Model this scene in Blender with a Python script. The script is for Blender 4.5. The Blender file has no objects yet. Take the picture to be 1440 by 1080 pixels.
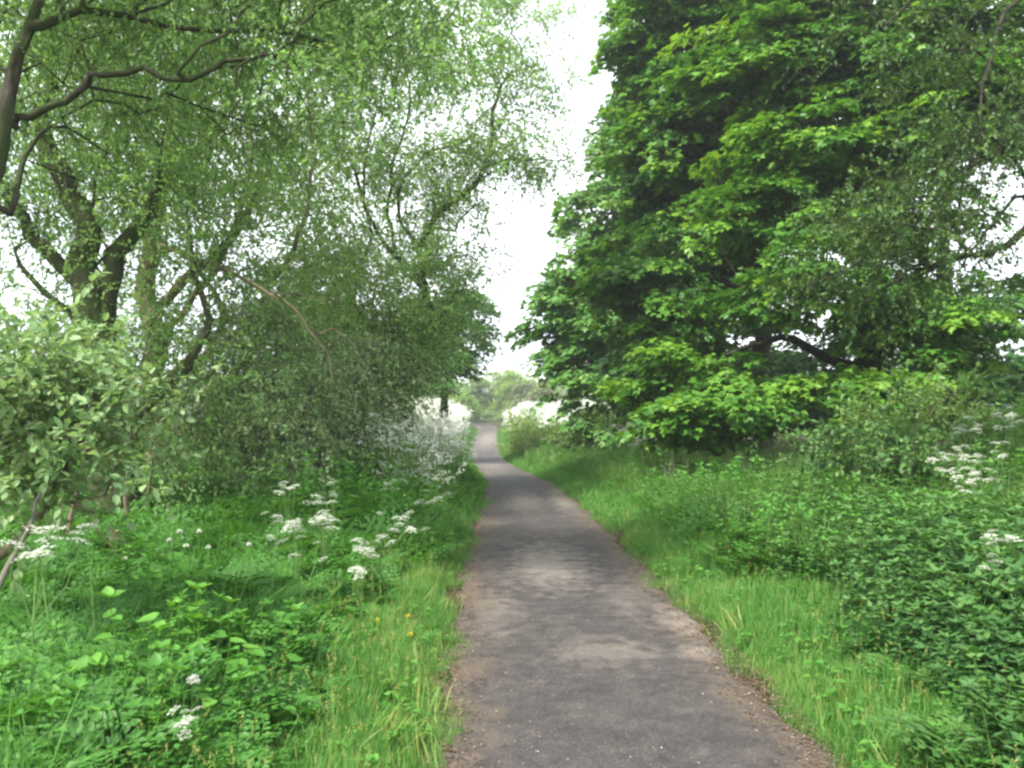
import bpy, math, random
import numpy as np
from mathutils import Vector
R = math.radians
rng = np.random.default_rng(7)
random.seed(7)
scene = bpy.context.scene
COL = scene.collection

# ------------------------------------------------------------------ camera
F, PITCH, CAMZ = 1170.0, math.atan(40 / 1170), 1.6
cam_d = bpy.data.cameras.new('camera')
cam_d.sensor_width = 36
cam_d.lens = 36 * F / 1440
cam_d.clip_start, cam_d.clip_end = 0.05, 3000
cam = bpy.data.objects.new('camera', cam_d)
cam.location = (0, 0, CAMZ)
cam.rotation_euler = (math.pi / 2 + PITCH, 0, 0)
COL.objects.link(cam)
scene.camera = cam

# ------------------------------------------------------------------ world, sun, exposure
SUN_EL, SUN_AZ = 52, -132          # azimuth measured from the view direction, negative is to the left
world = bpy.data.worlds.new("World")
scene.world = world
world.use_nodes = True
nt = world.node_tree
nt.nodes.clear()
n_out = nt.nodes.new('ShaderNodeOutputWorld')
n_bg = nt.nodes.new('ShaderNodeBackground')
n_bg.inputs['Strength'].default_value = 0.13
n_sky = nt.nodes.new('ShaderNodeTexSky')
n_sky.sky_type = 'NISHITA'
n_sky.sun_disc = False
n_sky.sun_elevation = R(SUN_EL)
n_sky.sun_rotation = R(SUN_AZ)
n_sky.dust_density = 2.0
n_tc = nt.nodes.new('ShaderNodeTexCoord')
n_map = nt.nodes.new('ShaderNodeMapping')
n_map.inputs['Scale'].default_value = (1, 1, 2.2)
n_noise = nt.nodes.new('ShaderNodeTexNoise')
n_noise.inputs['Scale'].default_value = 1.6
n_noise.inputs['Detail'].default_value = 6
n_ramp = nt.nodes.new('ShaderNodeValToRGB')
n_ramp.color_ramp.elements[0].position = 0.36
n_ramp.color_ramp.elements[0].color = (0.12, 0.12, 0.12, 1)
n_ramp.color_ramp.elements[1].position = 0.58
n_mix = nt.nodes.new('ShaderNodeMix')
n_mix.data_type = 'RGBA'
n_mix.inputs[7].default_value = (7.6, 8.0, 8.3, 1)      # bright thin cloud
L = nt.links.new
L(n_tc.outputs['Generated'], n_map.inputs['Vector'])
L(n_map.outputs['Vector'], n_noise.inputs['Vector'])
L(n_noise.outputs['Fac'], n_ramp.inputs['Fac'])
L(n_ramp.outputs['Color'], n_mix.inputs[0])
L(n_sky.outputs['Color'], n_mix.inputs[6])
L(n_mix.outputs[2], n_bg.inputs['Color'])
L(n_bg.outputs['Background'], n_out.inputs['Surface'])

sun_d = bpy.data.lights.new('sun', 'SUN')
sun_d.energy = 4.0
sun_d.angle = R(5)
sun_d.color = (1, 0.95, 0.86)
sun = bpy.data.objects.new('sun', sun_d)
COL.objects.link(sun)
az, el = R(SUN_AZ), R(SUN_EL)
sdir = Vector((math.sin(az) * math.cos(el), math.cos(az) * math.cos(el), math.sin(el)))
sun.rotation_euler = sdir.to_track_quat('Z', 'Y').to_euler()

scene.view_settings.view_transform = 'Standard'
scene.view_settings.look = 'None'
scene.view_settings.gamma = 1
scene.view_settings.exposure = 1.28
scene.render.engine = 'CYCLES'
cy = scene.cycles
cy.max_bounces = 7
cy.diffuse_bounces = 4
cy.glossy_bounces = 2
cy.transmission_bounces = 4
cy.use_denoising = True
cy.filter_width = 2.5

# ------------------------------------------------------------------ helpers
def P(px, py, Y):
    """the point the photo shows at a pixel, at a distance Y ahead"""
    cx, cyy = (px - 720) / F, (540 - py) / F
    c, s = math.cos(PITCH), math.sin(PITCH)
    d = np.array([cx, c - cyy * s, s + cyy * c])
    d = d * (Y / d[1])
    return np.array([d[0], d[1], CAMZ + d[2]])

def PX(px, Y):
    return (px - 720) / F * Y

def unit(v):
    return v / np.maximum(np.linalg.norm(v, axis=-1, keepdims=True), 1e-9)

def frames(d, n):
    """rotation matrices whose columns are side, d (leaf axis), normal"""
    d = unit(d)
    s = unit(np.cross(d, n))
    n = np.cross(s, d)
    return np.stack([s, d, n], axis=-1)

def rotz(a):
    c, s, z, o = np.cos(a), np.sin(a), np.zeros_like(a), np.ones_like(a)
    return np.stack([np.stack([c, -s, z], -1), np.stack([s, c, z], -1), np.stack([z, z, o], -1)], -2)

class MB:
    """collects geometry in numpy and links it as one mesh object"""
    def __init__(self):
        self.v, self.f, self.t, self.m, self.n = [], [], [], [], 0
    def add(self, v, faces, tint=0.5, mat=0):
        v = np.asarray(v, dtype=np.float32)
        faces = np.asarray(faces, dtype=np.int32)
        self.v.append(v)
        t = np.empty(len(v), np.float32)
        t[:] = tint
        self.t.append(t)
        self.f.append(faces + self.n)
        self.m.append(np.full(len(faces), mat, np.int32))
        self.n += len(v)
    def stamp(self, tv, tf, pos, rot, scale, tint=0.5, mat=0):
        """copies of a small template (leaf, blade) with their own place, turn and size"""
        N = len(pos)
        if N == 0:
            return
        K = len(tv)
        scale = np.asarray(scale)
        if scale.ndim == 0:
            scale = np.full(N, float(scale))
        loc = tv[None, :, :] * (scale[:, None, None] if scale.ndim == 1 else scale[:, None, :])
        w = np.einsum('nij,nkj->nki', rot, loc) + pos[:, None, :]
        faces = (tf[None] + (np.arange(N) * K)[:, None, None]).reshape(-1, tf.shape[1])
        t = np.repeat(np.broadcast_to(tint, (N,)), K)
        self.add(w.reshape(-1, 3), faces, t, mat)
    def stamp_parts(self, other, pos, rot, scale, dt=0.0):
        """stamps every face set of another MB (a plant template)"""
        base = 0
        for v, f, t, m in zip(other.v, other.f, other.t, other.m):
            N, K = len(pos), len(v)
            w = np.einsum('nij,nkj->nki', rot, v[None] * scale[:, None, None]) + pos[:, None, :]
            ff = ((f - base)[None] + (np.arange(N) * K)[:, None, None]).reshape(-1, f.shape[1])
            tt = (t[None] + np.broadcast_to(dt, (N,))[:, None]).reshape(-1)
            self.add(w.reshape(-1, 3), ff, tt, m[0])
            base += K
    def build(self, name, mats, parent=None, smooth=False, origin=None):
        me = bpy.data.meshes.new(name)
        V = np.concatenate(self.v) if self.v else np.zeros((0, 3), np.float32)
        if origin is not None:
            V = V - np.asarray(origin, np.float32)
        me.vertices.add(len(V))
        me.vertices.foreach_set('co', V.ravel())
        nl = sum(f.size for f in self.f)
        npoly = sum(len(f) for f in self.f)
        me.loops.add(nl)
        me.polygons.add(npoly)
        me.loops.foreach_set('vertex_index', np.concatenate([f.ravel() for f in self.f]))
        tot = np.concatenate([np.full(len(f), f.shape[1], np.int32) for f in self.f])
        st = np.concatenate([[0], np.cumsum(tot)[:-1]]).astype(np.int32)
        me.polygons.foreach_set('loop_start', st)
        me.polygons.foreach_set('loop_total', tot)
        me.polygons.foreach_set('material_index', np.concatenate(self.m))
        me.polygons.foreach_set('use_smooth', np.full(npoly, smooth))
        a = me.attributes.new('tint', 'FLOAT', 'POINT')
        a.data.foreach_set('value', np.concatenate(self.t))
        me.update(calc_edges=True)
        for m in (mats if isinstance(mats, (list, tuple)) else [mats]):
            me.materials.append(m)
        o = bpy.data.objects.new(name, me)
        COL.objects.link(o)
        if origin is not None and parent is None:
            o.location = origin
        if parent is not None:
            o.parent = parent
        return o

def tag(o, label=None, cat=None, group=None, kind=None):
    if label: o['label'] = label
    if cat: o['category'] = cat
    if group: o['group'] = group
    if kind: o['kind'] = kind
    return o

def empty(name, loc, label, cat, group=None):
    o = bpy.data.objects.new(name, None)
    o.location = loc
    o.empty_display_size = 0.2
    COL.objects.link(o)
    return tag(o, label, cat, group)

def copy_tree(o, parent=None):
    c = o.copy()
    COL.objects.link(c)
    if parent is not None:
        c.parent = parent
    for ch in list(o.children):
        copy_tree(ch, c)
    return c

# ------------------------------------------------------------------ materials
def new_mat(name):
    m = bpy.data.materials.new(name)
    m.use_nodes = True
    m.node_tree.nodes.clear()
    return m, m.node_tree.nodes, m.node_tree.links.new

def ramp(N, stops):
    r = N.new('ShaderNodeValToRGB')
    e = r.color_ramp.elements
    while len(e) < len(stops):
        e.new(0.5)
    for i, (p, c) in enumerate(stops):
        e[i].position = p
        e[i].color = (*c, 1)
    return r

def leaf_mat(name, stops, trans=0.35, rough=0.5, spec=0.35, tcol=(1.25, 1.15, 0.5)):
    m, N, L = new_mat(name)
    out = N.new('ShaderNodeOutputMaterial')
    at = N.new('ShaderNodeAttribute'); at.attribute_name = 'tint'
    rp = ramp(N, stops)
    L(at.outputs['Fac'], rp.inputs['Fac'])
    pb = N.new('ShaderNodeBsdfPrincipled')
    pb.inputs['Roughness'].default_value = rough
    pb.inputs['Specular IOR Level'].default_value = spec
    L(rp.outputs['Color'], pb.inputs['Base Color'])
    tr = N.new('ShaderNodeBsdfTranslucent')
    mul = N.new('ShaderNodeMix'); mul.data_type = 'RGBA'; mul.blend_type = 'MULTIPLY'
    mul.inputs[0].default_value = 1
    mul.inputs[7].default_value = (*tcol, 1)
    L(rp.outputs['Color'], mul.inputs[6])
    L(mul.outputs[2], tr.inputs['Color'])
    mx = N.new('ShaderNodeMixShader')
    mx.inputs[0].default_value = trans
    L(pb.outputs[0], mx.inputs[1])
    L(tr.outputs[0], mx.inputs[2])
    L(mx.outputs[0], out.inputs['Surface'])
    return m

def bark_mat(name, c1, c2, moss, moss_amt=0.5, scale=9):
    m, N, L = new_mat(name)
    out = N.new('ShaderNodeOutputMaterial')
    tc = N.new('ShaderNodeTexCoord')
    mp = N.new('ShaderNodeMapping'); mp.inputs['Scale'].default_value = (1, 1, 0.25)
    L(tc.outputs['Object'], mp.inputs['Vector'])
    n1 = N.new('ShaderNodeTexNoise'); n1.inputs['Scale'].default_value = scale; n1.inputs['Detail'].default_value = 8
    L(mp.outputs['Vector'], n1.inputs['Vector'])
    r1 = ramp(N, [(0.35, c1), (0.65, c2)])
    L(n1.outputs['Fac'], r1.inputs['Fac'])
    n2 = N.new('ShaderNodeTexNoise'); n2.inputs['Scale'].default_value = 2.3; n2.inputs['Detail'].default_value = 5
    L(tc.outputs['Object'], n2.inputs['Vector'])
    r2 = ramp(N, [(0.55 - 0.3 * moss_amt, (0, 0, 0)), (0.72 - 0.2 * moss_amt, (1, 1, 1))])
    L(n2.outputs['Fac'], r2.inputs['Fac'])
    mx = N.new('ShaderNodeMix'); mx.data_type = 'RGBA'
    L(r2.outputs['Color'], mx.inputs[0]); L(r1.outputs['Color'], mx.inputs[6])
    mx.inputs[7].default_value = (*moss, 1)
    pb = N.new('ShaderNodeBsdfPrincipled'); pb.inputs['Roughness'].default_value = 0.95
    pb.inputs['Specular IOR Level'].default_value = 0.15
    L(mx.outputs[2], pb.inputs['Base Color'])
    bp = N.new('ShaderNodeBump'); bp.inputs['Strength'].default_value = 0.8; bp.inputs['Distance'].default_value = 0.03
    L(n1.outputs['Fac'], bp.inputs['Height']); L(bp.outputs['Normal'], pb.inputs['Normal'])
    L(pb.outputs[0], out.inputs['Surface'])
    return m

def plain_mat(name, col, rough=0.8, trans=0.0):
    return leaf_mat(name, [(0, tuple(c * 0.8 for c in col)), (1, tuple(min(1, c * 1.1) for c in col))], trans, rough, 0.2, (1, 1, 1))

M = {}
M['sycamore'] = leaf_mat('sycamore leaf', [(0.0, (0.030, 0.092, 0.016)), (0.45, (0.055, 0.165, 0.022)), (0.78, (0.10, 0.25, 0.028)), (1.0, (0.18, 0.35, 0.04))], 0.38, 0.42, 0.4)
M['dark'] = leaf_mat('dark sycamore leaf', [(0.0, (0.032, 0.10, 0.022)), (0.5, (0.07, 0.19, 0.037)), (1.0, (0.15, 0.32, 0.06))], 0.32, 0.45, 0.4)
M['willow'] = leaf_mat('willow leaf', [(0.0, (0.11, 0.22, 0.065)), (0.5, (0.19, 0.34, 0.105)), (1.0, (0.31, 0.47, 0.16))], 0.5, 0.5, 0.35, (1.2, 1.2, .75))
M['sallow'] = leaf_mat('sallow leaf', [(0.0, (0.12, 0.23, 0.085)), (0.5, (0.20, 0.33, 0.135)), (1.0, (0.31, 0.44, 0.20))], 0.42, 0.5, 0.35, (1.2, 1.15, .7))
M['elm'] = leaf_mat('elm leaf', [(0.0, (0.04, 0.10, 0.03)), (0.5, (0.075, 0.16, 0.045)), (1.0, (0.15, 0.25, 0.06))], 0.35, 0.5, 0.3)
M['pale'] = leaf_mat('pale distant leaf', [(0.0, (0.13, 0.22, 0.07)), (0.5, (0.19, 0.30, 0.09)), (1.0, (0.28, 0.40, 0.13))], 0.3, 0.6, 0.2)
M['lime'] = leaf_mat('fresh yellow green leaf', [(0.0, (0.15, 0.27, 0.05)), (0.5, (0.23, 0.38, 0.06)), (1.0, (0.36, 0.50, 0.09))], 0.35, 0.6, 0.2)
M['olive'] = leaf_mat('olive distant leaf', [(0.0, (0.10, 0.15, 0.06)), (0.5, (0.16, 0.21, 0.09)), (1.0, (0.26, 0.28, 0.14))], 0.3, 0.6, 0.2)
M['herb'] = leaf_mat('herb leaf', [(0.0, (0.035, 0.115, 0.022)), (0.5, (0.07, 0.21, 0.032)), (1.0, (0.14, 0.34, 0.05))], 0.38, 0.5, 0.3)
M['nettle'] = leaf_mat('nettle leaf', [(0.0, (0.022, 0.072, 0.022)), (0.5, (0.045, 0.130, 0.030)), (1.0, (0.12, 0.25, 0.05))], 0.3, 0.5, 0.35)
M['grass'] = leaf_mat('grass blade', [(0.0, (0.05, 0.155, 0.032)), (0.5, (0.09, 0.25, 0.047)), (0.85, (0.16, 0.33, 0.075)), (1.0, (0.36, 0.36, 0.12))], 0.4, 0.5, 0.3)
M['meadow'] = leaf_mat('meadow grass', [(0.0, (0.08, 0.17, 0.04)), (0.5, (0.13, 0.25, 0.06)), (1.0, (0.24, 0.34, 0.11))], 0.38, 0.55, 0.25)
M['straw'] = plain_mat('dry grass', (0.42, 0.37, 0.27), 0.8, 0.2)
M['petal'] = plain_mat('white petal', (0.78, 0.79, 0.70), 0.7, 0.3)
M['cream'] = plain_mat('cream umbel', (0.62, 0.64, 0.46), 0.7, 0.3)
M['yellow'] = plain_mat('yellow petal', (0.85, 0.65, 0.03), 0.6, 0.2)
M['stem'] = plain_mat('green stem', (0.12, 0.22, 0.06), 0.6, 0.0)
M['litter'] = leaf_mat('leaf litter', [(0.0, (0.06, 0.035, 0.022)), (0.5, (0.12, 0.085, 0.06)), (1.0, (0.27, 0.215, 0.155))], 0.05, 0.9, 0.1)
M['grit'] = leaf_mat('grit', [(0.0, (0.05, 0.045, 0.042)), (0.6, (0.16, 0.14, 0.13)), (1.0, (0.42, 0.39, 0.35))], 0.0, 0.9, 0.1)
M['bark'] = bark_mat('mossy bark', (0.025, 0.021, 0.015), (0.085, 0.075, 0.055), (0.05, 0.068, 0.022), 0.7, 16)
M['darkbark'] = bark_mat('dark bark', (0.022, 0.019, 0.015), (0.065, 0.055, 0.042), (0.035, 0.045, 0.02), 0.3)
M['tanbark'] = bark_mat('tan bark', (0.11, 0.085, 0.055), (0.24, 0.19, 0.13), (0.12, 0.13, 0.05), 0.3)
M['greybark'] = bark_mat('grey bark', (0.07, 0.065, 0.055), (0.17, 0.155, 0.13), (0.10, 0.12, 0.05), 0.3)
M['cutwood'] = plain_mat('cut wood', (0.38, 0.24, 0.13), 0.8)

# ------------------------------------------------------------------ terrain
PY = [-30, 3.7, 4.5, 5.9, 8.5, 11, 15.6, 20, 26, 33, 43, 58, 80, 92, 105, 125]
PL = [-.40, -.40, -.43, -.47, -.54, -.56, -.60, -.68, -1.10, -1.66, -2.30, -2.72, -3.2, -4.6, -9, -22]
PR = [1.48, 1.48, 1.48, 1.46, 1.38, 1.36, 1.22, 1.08, 0.50, -.02, -.58, -.98, -1.4, -2.3, -5.5, -17]
def xl(y): return np.interp(y, PY, PL)
def xr(y): return np.interp(y, PY, PR)
def pz(y):
    Y = [-30, 12, 18, 24, 33, 43, 50, 58, 70, 85, 110, 400]
    Z = [0, 0, -.07, -.2, -.42, -.58, -.55, -.4, -.08, .18, .3, .3]
    return np.interp(y, Y, Z)
def wav(x, y, s, k):
    return (np.sin(x * s + k) * np.cos(y * s * .8 + 1.7 * k) + .5 * np.sin(x * s * 2.3 + y * s * 1.9 + k * 3)) / 1.5
def H(x, y):
    x = np.asarray(x, float); y = np.asarray(y, float)
    dr = x - xr(y); dl = xl(y) - x
    h = pz(y) - 0.03
    h = h + 0.03 * np.clip(dr / .25, 0, 1) + 0.03 * np.clip(dl / .25, 0, 1)
    up = np.clip(dr - 0.7, 0, None)
    h = h + 0.62 * (1 - np.exp(-up * 0.16)) + 0.95 * np.clip((up - 1.9) / 3.2, 0, 1) ** 1.2 * np.clip((19 - y) / 8, 0, 1) * np.clip((y - 3) / 4, .25, 1)
    h = h + 0.22 * np.clip((dl - .5) / .9, 0, 1) * np.clip((y - 9) / 5, 0, 1)
    h = h + 0.35 * (1 - np.exp(-np.clip(dl - 0.5, 0, None) * 0.2)) * np.clip((y - 3) / 14, 0.25, 1)
    h = h + .8 * np.clip((np.maximum(dr, dl) - .5) / 1.8, 0, 1) * np.exp(-((y - 60) / 20) ** 2)
    far = np.clip((np.maximum(dr, dl) - .3) / 2, 0, 1)
    h = h + far * (0.07 * wav(x, y, .9, 1) + 0.035 * wav(x, y, 2.6, 2))
    return h

def ground_mesh():
    def axis(a, b, fine0, fine1, step):
        mid = np.arange(fine0, fine1, step)
        out, s = [], step
        v = fine1
        while v < b:
            out.append(v); s *= 1.25; v += s
        out.append(b)
        pre, s, v = [], step, fine0
        while v > a:
            s *= 1.25; v -= s
            pre.append(max(v, a))
        return np.concatenate([pre[::-1], mid, out])
    xs, ys = axis(-420, 420, -9, 9, .16), axis(-60, 430, 0, 60, .3)
    X, Y = np.meshgrid(xs, ys)
    Z = H(X, Y)
    nx, ny = len(xs), len(ys)
    idx = np.arange(nx * ny).reshape(ny, nx)
    f = np.stack([idx[:-1, :-1], idx[:-1, 1:], idx[1:, 1:], idx[1:, :-1]], -1).reshape(-1, 4)
    mb = MB()
    mb.add(np.stack([X, Y, Z], -1).reshape(-1, 3), f)
    m, N, L = new_mat('soil and turf')
    out = N.new('ShaderNodeOutputMaterial'); tc = N.new('ShaderNodeTexCoord')
    n1 = N.new('ShaderNodeTexNoise'); n1.inputs['Scale'].default_value = 2.2; n1.inputs['Detail'].default_value = 8
    n2 = N.new('ShaderNodeTexNoise'); n2.inputs['Scale'].default_value = 40; n2.inputs['Detail'].default_value = 4
    L(tc.outputs['Object'], n1.inputs['Vector']); L(tc.outputs['Object'], n2.inputs['Vector'])
    r1 = ramp(N, [(0.4, (0.05, 0.085, 0.022)), (0.6, (0.085, 0.06, 0.035))])
    r2 = ramp(N, [(0.3, (0.5, 0.5, 0.5)), (0.7, (1, 1, 1))])
    L(n1.outputs['Fac'], r1.inputs['Fac']); L(n2.outputs['Fac'], r2.inputs['Fac'])
    mx = N.new('ShaderNodeMix'); mx.data_type = 'RGBA'; mx.blend_type = 'MULTIPLY'; mx.inputs[0].default_value = 1
    L(r1.outputs['Color'], mx.inputs[6]); L(r2.outputs['Color'], mx.inputs[7])
    pb = N.new('ShaderNodeBsdfPrincipled'); pb.inputs['Roughness'].default_value = 1; pb.inputs['Specular IOR Level'].default_value = .1
    L(mx.outputs[2], pb.inputs['Base Color'])
    bp = N.new('ShaderNodeBump'); bp.inputs['Distance'].default_value = .03
    L(n2.outputs['Fac'], bp.inputs['Height']); L(bp.outputs['Normal'], pb.inputs['Normal'])
    L(pb.outputs[0], out.inputs['Surface'])
    tag(mb.build('ground', m, smooth=True), kind='structure')

def path_mesh():
    ys = np.concatenate([np.arange(-20, 30, .08), np.arange(30, 90, .3), np.arange(90, 125, .5)])
    nu = 25
    us = np.linspace(-1, 1, nu)
    e = lambda k: 0.075 * np.sin(ys * 1.9 + k) * np.sin(ys * .7 + 2 * k) + .03 * np.sin(ys * 7.3 + k) + .014 * np.sin(ys * 17 + 3 * k) + rng.normal(0, .014, len(ys))
    l, r = xl(ys) + e(1), xr(ys) + e(4)
    X = l[:, None] + (r - l)[:, None] * (us[None] + 1) / 2
    Y = np.repeat(ys[:, None], nu, 1)
    Z = pz(Y) + 0.004 + 0.018 * (1 - us[None] ** 2) - 0.05 * (np.abs(us[None]) > .99) + .003 * wav(X, Y, 3, 5)
    idx = np.arange(len(ys) * nu).reshape(len(ys), nu)
    f = np.stack([idx[:-1, :-1], idx[:-1, 1:], idx[1:, 1:], idx[1:, :-1]], -1).reshape(-1, 4)
    mb = MB()
    mb.add(np.stack([X, Y, Z], -1).reshape(-1, 3), f, np.tile(np.abs(us), len(ys)))
    m, N, L = new_mat('worn asphalt')
    out = N.new('ShaderNodeOutputMaterial'); tc = N.new('ShaderNodeTexCoord')
    at = N.new('ShaderNodeAttribute'); at.attribute_name = 'tint'
    def noise(s, d=6, rough=.6):
        n = N.new('ShaderNodeTexNoise'); n.inputs['Scale'].default_value = s; n.inputs['Detail'].default_value = d; n.inputs['Roughness'].default_value = rough
        L(tc.outputs['Object'], n.inputs['Vector']); return n
    def math_(op, a, b, clamp=False):
        n = N.new('ShaderNodeMath'); n.operation = op; n.use_clamp = clamp
        for i, v in enumerate((a, b)):
            if isinstance(v, (int, float)): n.inputs[i].default_value = v
            else: L(v, n.inputs[i])
        return n.outputs[0]
    def mixc(f, a, b, mode='MIX'):
        n = N.new('ShaderNodeMix'); n.data_type = 'RGBA'; n.blend_type = mode
        if isinstance(f, (int, float)): n.inputs[0].default_value = f
        else: L(f, n.inputs[0])
        for i, v in ((6, a), (7, b)):
            if isinstance(v, tuple): n.inputs[i].default_value = (*v, 1)
            else: L(v, n.inputs[i])
        return n.outputs[2]
    big, mid, fine = noise(.9, 4), noise(7, 6), noise(75, 4, .8)
    vor = N.new('ShaderNodeTexVoronoi'); vor.inputs['Scale'].default_value = 95
    L(tc.outputs['Object'], vor.inputs['Vector'])
    base = ramp(N, [(.3, (.040, .0355, .034)), (.7, (.072, .0645, .062))]); L(mid.outputs['Fac'], base.inputs['Fac'])
    agg = ramp(N, [(.32, (.35, .35, .35)), (.5, (.95, .95, .95)), (.66, (2.1, 2.0, 1.95))]); L(fine.outputs['Fac'], agg.inputs['Fac'])
    c = mixc(.8, base.outputs['Color'], agg.outputs['Color'], 'MULTIPLY')
    mot = ramp(N, [(.35, (.72, .72, .73)), (.6, (1.12, 1.11, 1.1))]); L(noise(2.6, 5, .65).outputs['Fac'], mot.inputs['Fac'])
    c = mixc(.8, c, mot.outputs['Color'], 'MULTIPLY')
    # brown crumbled margins
    edge = math_('ADD', at.outputs['Fac'], math_('MULTIPLY', math_('SUBTRACT', mid.outputs['Fac'], .5), .9))
    edge = math_('ADD', edge, math_('MULTIPLY', math_('SUBTRACT', big.outputs['Fac'], .5), .7))
    er = ramp(N, [(.58, (0, 0, 0)), (1.0, (.85, .85, .85))]); L(edge, er.inputs['Fac'])
    lit = ramp(N, [(.3, (.04, .03, .022)), (.5, (.105, .078, .055)), (.72, (.24, .19, .135))]); L(noise(60, 5, .8).outputs['Fac'], lit.inputs['Fac'])
    c = mixc(er.outputs['Color'], c, lit.outputs['Color'])
    # pale patches; the farthest ones paint sunlight onto the end of the path
    pale_patch = ramp(N, [(.3, (.14, .12, .10)), (.55, (.25, .215, .18)), (.75, (.34, .30, .26))]); L(noise(48, 5, .8).outputs['Fac'], pale_patch.inputs['Fac'])
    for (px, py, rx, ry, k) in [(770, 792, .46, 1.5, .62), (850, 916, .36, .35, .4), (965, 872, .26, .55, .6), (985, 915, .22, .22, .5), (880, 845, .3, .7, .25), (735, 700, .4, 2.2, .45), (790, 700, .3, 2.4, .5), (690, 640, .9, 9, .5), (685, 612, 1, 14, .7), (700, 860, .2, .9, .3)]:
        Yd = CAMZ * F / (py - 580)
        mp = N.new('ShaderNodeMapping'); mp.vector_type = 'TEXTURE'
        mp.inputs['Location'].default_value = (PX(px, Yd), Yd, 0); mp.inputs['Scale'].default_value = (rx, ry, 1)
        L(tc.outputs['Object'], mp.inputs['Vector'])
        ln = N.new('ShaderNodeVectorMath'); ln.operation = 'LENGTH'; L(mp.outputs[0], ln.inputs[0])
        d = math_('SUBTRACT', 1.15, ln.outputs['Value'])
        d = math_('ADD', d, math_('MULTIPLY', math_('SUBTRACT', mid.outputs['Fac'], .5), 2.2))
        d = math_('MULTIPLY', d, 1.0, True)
        c = mixc(math_('MULTIPLY', d, k), c, pale_patch.outputs['Color'])
    # small pale stones
    sp = ramp(N, [(.0, (1, 1, 1)), (.10, (1, 1, 1)), (.16, (0, 0, 0))]); L(vor.outputs['Distance'], sp.inputs['Fac'])
    gate = ramp(N, [(.60, (0, 0, 0)), (.66, (1, 1, 1))]); L(noise(23, 2).outputs['Fac'], gate.inputs['Fac'])
    c = mixc(math_('MULTIPLY', sp.outputs['Color'], gate.outputs['Color']), c, (.42, .39, .35))
    pb = N.new('ShaderNodeBsdfPrincipled'); pb.inputs['Roughness'].default_value = .8; pb.inputs['Specular IOR Level'].default_value = .3
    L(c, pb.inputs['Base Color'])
    bp = N.new('ShaderNodeBump'); bp.inputs['Distance'].default_value = .008; bp.inputs['Strength'].default_value = .9
    L(fine.outputs['Fac'], bp.inputs['Height']); L(bp.outputs['Normal'], pb.inputs['Normal'])
    L(pb.outputs[0], out.inputs['Surface'])
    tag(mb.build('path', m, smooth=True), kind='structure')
ground_mesh()
path_mesh()

# ------------------------------------------------------------------ leaf shapes (side, along, normal)
def half2(pts):
    """mirror a half outline into a leaf folded along its midrib"""
    n = len(pts)
    r = [(x, y, z) for x, y, z in pts]
    l = [(-x, y, z) for x, y, z in pts[1:-1]]
    v = np.array(r + l, np.float32)
    f1 = list(range(n))
    f2 = [n - 1] + [n + i for i in range(n - 2)][::-1] + [0]
    f2 = [0, n - 1] + [n + i for i in range(n - 2)][::-1]
    return v, np.array([f1, f2], np.int32)
LEAF_DIAMOND = half2([(0, 0, 0), (.30, .45, .07), (0, 1, 0)])
LEAF_OVAL = half2([(0, 0, 0), (.26, .28, .06), (.27, .62, .04), (0, 1, -.06)])
LEAF_NARROW = half2([(0, 0, 0), (.13, .35, .03), (0, 1, -.05)])
LEAF_LOBED = half2([(0, 0, 0), (.42, .04, .05), (.30, .30, .03), (.62, .50, -.04), (.22, .62, .03), (0, 1.0, -.10)])
LEAF_HEART = half2([(0, 0, 0), (.32, -.04, .05), (.46, .28, .07), (.30, .66, .03), (0, 1, -.10)])
LEAF_NETTLE = half2([(0, 0, 0), (.28, .10, .05), (.31, .38, .04), (.14, .74, .0), (0, 1, -.12)])

def jit(n, s):
    return rng.normal(0, s, (n, 3))

# ------------------------------------------------------------------ tree machinery
def smooth_line(pts, step=.3, wob=.03):
    pts = np.asarray(pts, float)
    out = []
    Pn = np.vstack([2 * pts[0] - pts[1], pts, 2 * pts[-1] - pts[-2]])
    for i in range(1, len(Pn) - 2):
        p0, p1, p2, p3 = Pn[i - 1:i + 3]
        n = max(2, int(np.linalg.norm(p2[:3] - p1[:3]) / step))
        for k in range(n):
            t = k / n
            out.append(.5 * ((2 * p1) + (-p0 + p2) * t + (2 * p0 - 5 * p1 + 4 * p2 - p3) * t * t + (-p0 + 3 * p1 - 3 * p2 + p3) * t ** 3))
    out.append(pts[-1])
    out = np.array(out)
    if len(out) > 2:
        out[1:-1, :3] += rng.normal(0, wob, (len(out) - 2, 3))
    out[:, 3] = np.maximum(out[:, 3], .004)
    return out

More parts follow.
